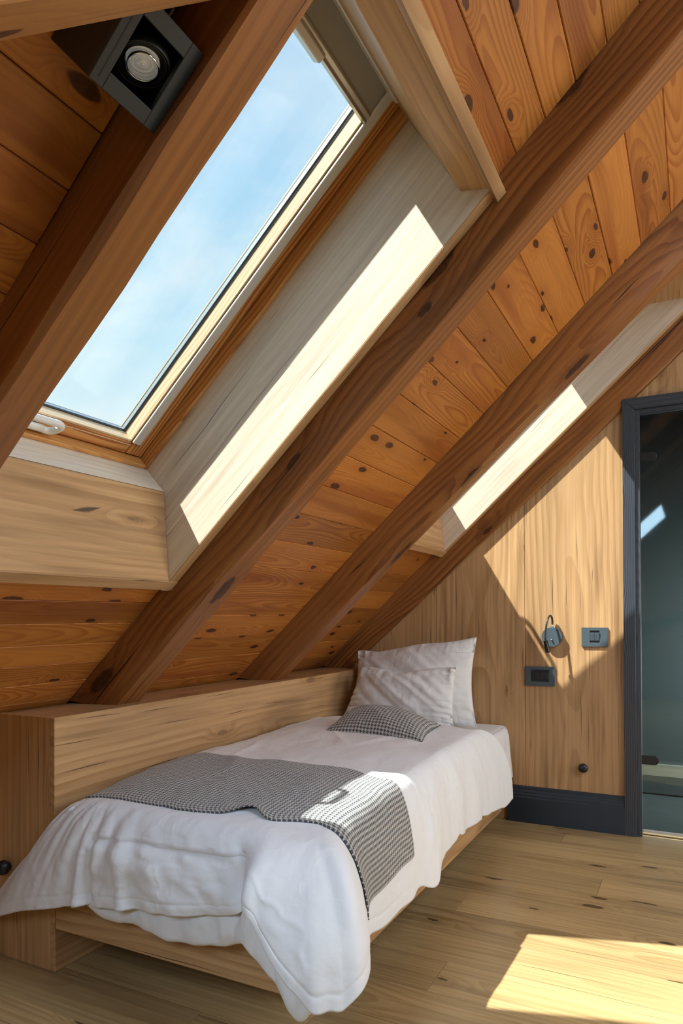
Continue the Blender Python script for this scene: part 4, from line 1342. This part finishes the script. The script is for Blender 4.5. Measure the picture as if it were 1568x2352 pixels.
# ------------------------------------------------------------------ houndstooth runner across the foot of the bed
NU, NV = 260, 96
Vr = np.linspace(0, 1, NV)
rows, uvs = [], []
SIDE_T = np.arange(NT)
for vi, v in enumerate(Vr):
    yt = 1.472 + v * 0.512
    ysd = 1.535 + v * 0.412
    xs_ = np.linspace(-1.605 - 0.055 * v, -0.850, 200)
    b = np.clip((xs_ + 1.02) / 0.17, 0, 1)
    b = b * b * (3 - 2 * b)
    yl = yt * (1 - b) + ysd * b
    bumpx = np.exp(-((xs_ + 1.05) / 0.055) ** 2)
    edge = max(0.0, 1 - v * 4.0) ** 1.5
    yl = yl + 0.045 * bumpx * edge + 0.006 * n1(xs_ * 9, 51, 2) * (1 - v) + 0.004 * n1(xs_ * 6, 52, 2) * v
    zt = top_z(xs_, yl) + 0.014 * bumpx * edge + 0.004 * np.clip(n2(xs_ * 8, yl * 5, 53), 0, 1)
    it = np.interp(ysd, Ey[190:], SIDE_T[190:])
    rend = 0.815 - 0.065 * v
    rr = np.linspace(0.015, rend, 110)
    sx, sy, sz = skirt(np.full(110, it), rr, 0.004)
    P = np.concatenate([np.stack([xs_, yl, zt], -1), np.stack([sx, sy, sz], -1)])
    L = np.concatenate([[0], np.cumsum(np.sqrt((np.diff(P, axis=0) ** 2).sum(-1)))])
    st = np.linspace(0, L[-1], NU)
    rows.append(np.stack([np.interp(st, L, P[:, k]) for k in range(3)], -1))
    uvs.append(np.stack([st - L[-1], np.full(NU, v * 0.50)], -1))
Q = np.array(rows)
for _ in range(3):
    Q[1:-1] = 0.25 * Q[:-2] + 0.5 * Q[1:-1] + 0.25 * Q[2:]
    Q[:, 1:-1] = 0.25 * Q[:, :-2] + 0.5 * Q[:, 1:-1] + 0.25 * Q[:, 2:]
du = np.gradient(Q, axis=1)
dv = np.gradient(Q, axis=0)
nrm = np.cross(du, dv)
nrm /= np.linalg.norm(nrm, axis=-1, keepdims=True) + 1e-9
nrm = np.where(nrm[..., 2:3] + nrm[..., 0:1] < 0, -nrm, nrm)
Q = Q + nrm * 0.0065
UVr = np.array(uvs)
fsr = [(a * NU + b, a * NU + b + 1, (a + 1) * NU + b + 1, (a + 1) * NU + b) for a in range(NV - 1) for b in range(NU - 1)]
run = newobj('bed_runner', raw_mesh('bed_runner', Q.reshape(-1, 3), fsr, UVr.reshape(-1, 2)), Matrix.Identity(4), M['hound_runner'], None, True)
run['label'] = 'grey and white houndstooth blanket laid across the foot of the white duvet'
run['category'] = 'blanket'
smr = run.modifiers.new('thick', 'SOLIDIFY')
smr.thickness = 0.0035
smr.offset = 1.0


# ------------------------------------------------------------------ pillows and cushion
def pillow(name, label, cat, corners, T, m, cu, cv, seed, exp=0.5, nu=80, nv=60, wr=0.006, ear=0.0, group=None, part='pillowcase', sag=None):
    """corners: TL, TR, BR, BL; cu / cv: how far the sides / top and bottom draw in"""
    TL, TR, BR, BL = [np.array(c, float) for c in corners]
    u = np.linspace(-1, 1, nu)
    v = np.linspace(-1, 1, nv)
    # denser towards the seams
    u = np.sin(u * math.pi / 2) * 0.6 + u * 0.4
    v = np.sin(v * math.pi / 2) * 0.6 + v * 0.4
    U, V = np.meshgrid(u, v, indexing='ij')
    up = U * (1 - cu * (1 - V ** 2) ** 1.2)
    vp = V * (1 - cv * (1 - U ** 2) ** 1.2)
    if sag is not None:
        vp = vp + sag(U, V)
    a = (up + 1) / 2
    b = (vp + 1) / 2
    Pm = (1 - b)[..., None] * ((1 - a)[..., None] * BL + a[..., None] * BR) + b[..., None] * ((1 - a)[..., None] * TL + a[..., None] * TR)
    ex = (TR + BR - TL - BL)
    ey = (TL + TR - BL - BR)
    nz = np.cross(ex, ey)
    nz /= np.linalg.norm(nz)
    prof = (np.clip(1 - U ** 2, 0, 1) ** exp) * (np.clip(1 - V ** 2, 0, 1) ** exp) * (1 - 0.25 * (U * V) ** 2)
    lw = np.linalg.norm(ex) / 2
    lh = np.linalg.norm(ey) / 2
    eu = np.exp(-(1 - np.abs(U)) * lw / 2 / 0.045) * (1 - np.exp(-(1 - np.abs(U)) * lw / 2 / 0.004))
    ev = np.exp(-(1 - np.abs(V)) * lh / 2 / 0.045) * (1 - np.exp(-(1 - np.abs(V)) * lh / 2 / 0.004))
    V3, F3, UV3 = [], [], []
    n = nu * nv
    for side in (1, -1):
        w = wr * (1.5 * eu * n1(V * lh * 34 + side * 9 + U * 0.8, seed, 2) + ev * n1(U * lw * 17 + side * 5 + V * 0.8, seed + 1, 2))
        w = w + wr * 0.9 * n2(U * 2.6 + side * 3, V * 2.2, seed + 2, 2) * prof
        w = w + wr * 0.8 * prof * n1((U * 3.1 + V * 2.3) * 2.2 + side, seed + 3, 2)
        d = side * (T * prof) + side * w
        Pt = Pm + nz * d[..., None]
        V3.append(Pt.reshape(-1, 3))
        la = np.concatenate([np.zeros((1, nv)), np.cumsum(np.linalg.norm(np.diff(Pt, axis=0), axis=-1), 0)], 0)
        lb = np.concatenate([np.zeros((nu, 1)), np.cumsum(np.linalg.norm(np.diff(Pt, axis=1), axis=-1), 1)], 1)
        UV3.append(np.stack([la - la[nu // 2:nu // 2 + 1], lb - lb[:, nv // 2:nv // 2 + 1]], -1).reshape(-1, 2))
    VV = np.concatenate(V3)
    UU = np.concatenate(UV3)
    for s in (0, 1):
        for i in range(nu - 1):
            for j in range(nv - 1):
                q = [s * n + i * nv + j, s * n + (i + 1) * nv + j, s * n + (i + 1) * nv + j + 1, s * n + i * nv + j + 1]
                F3.append(q if s == 0 else q[::-1])
    me = raw_mesh(part, VV, F3, UU)
    bm = bmesh.new()
    bm.from_mesh(me)
    bmesh.ops.remove_doubles(bm, verts=bm.verts, dist=1e-5)
    bmesh.ops.recalc_face_normals(bm, faces=bm.faces)
    bm.to_mesh(me)
    bm.free()
    c = Pm.mean((0, 1))
    t = thing(name, label, cat, tuple(c))
    newobj(part, me, Matrix.Identity(4), m, t, True)
    # piped seam round the edge
    loop = [Pm[i, 0] for i in range(nu)] + [Pm[-1, j] for j in range(1, nv)] + [Pm[i, -1] for i in range(nu - 2, -1, -1)] + [Pm[0, j] for j in range(nv - 2, 0, -1)]
    pts = [Vector(p) for p in loop] + [Vector(loop[0])]
    ob = newobj('seam', tube_mesh('seam', pts, 0.0016, 6, False), Matrix.Identity(4), m, t, True)
    return t


big = pillow('pillow', 'large white pillow leaning on the end wall, its pointed top corner standing up', 'pillow',
       [(-1.675, 3.462, 0.858), (-1.000, 3.455, 0.938), (-0.952, 3.275, 0.505), (-1.668, 3.300, 0.502)], 0.098, M['pillow'], 0.075, 0.09, 61, 0.62, wr=0.013,
       sag=lambda U, V: np.clip(V, 0, 1) ** 2 * (0.07 * np.exp(-((U - 0.12) / 0.32) ** 2) - 0.06 * np.exp(-((U + 0.62) / 0.22) ** 2)))
pillow('pillow', 'smaller white pillow in front of the large one, behind the houndstooth cushion', 'pillow',
       [(-1.560, 3.270, 0.783), (-1.045, 3.255, 0.797), (-1.028, 3.150, 0.512), (-1.640, 3.185, 0.508)], 0.074, M['pillow'], 0.035, 0.05, 71, 0.56, wr=0.014,
       sag=lambda U, V: -np.clip(V, 0, 1) ** 2 * 0.20 * np.exp(-((U + 0.12) / 0.36) ** 2))
pillow('cushion', 'houndstooth cushion lying on the duvet in front of the white pillows', 'cushion',
       [(-1.415, 2.880, 0.624), (-0.968, 2.800, 0.584), (-0.940, 2.500, 0.566), (-1.390, 2.540, 0.566)], 0.080, M['hound_cushion'], 0.07, 0.09, 81, 0.55, wr=0.004, part='cushion_cover')

# faint white emblem stitched near the raised corner of the large pillow
from mathutils.bvhtree import BVHTree
pc = [c for c in big.children if c.name.startswith('pillowcase')][0]
pw = WM[pc.name]
bvh = BVHTree.FromPolygons([pw @ v.co for v in pc.data.vertices], [tuple(p.vertices) for p in pc.data.polygons])


def on_pillow(x, z):
    hit = bvh.ray_cast(Vector((x, 2.9, z)), Vector((0, 1, 0)))
    return hit[0] + hit[1].normalized() * (0.0006 if hit[1].y < 0 else -0.0006)


ex_, ez_ = -1.063, 0.872
strokes = [[(-0.026, 0.006), (-0.016, 0.016), (0.0, 0.010), (0.016, 0.016), (0.026, 0.006)], [(-0.016, 0.016), (-0.006, 0.002), (0.006, 0.002), (0.016, 0.016)],
           [(-0.024, -0.004), (-0.010, -0.002), (0.010, -0.002), (0.024, -0.004)], [(-0.022, -0.011), (0.022, -0.011)]]
bm_ = bmesh.new()
for st_ in strokes:
    pts_ = []
    for (a_, b_), (c_, d_) in zip(st_, st_[1:]):
        for k in range(6):
            pts_.append(on_pillow(ex_ + a_ + (c_ - a_) * k / 6, ez_ + b_ + (d_ - b_) * k / 6))
    pts_.append(on_pillow(ex_ + st_[-1][0], ez_ + st_[-1][1]))
    tmp = tube_mesh('emblem_stroke', pts_, 0.0009, 6)
    bm_.from_mesh(tmp)
    bpy.data.meshes.remove(tmp)
me_ = bpy.data.meshes.new('embroidered_emblem')
bm_.to_mesh(me_)
bm_.free()
newobj('embroidered_emblem', me_, Matrix.Identity(4), M['white_plastic'], big, True)
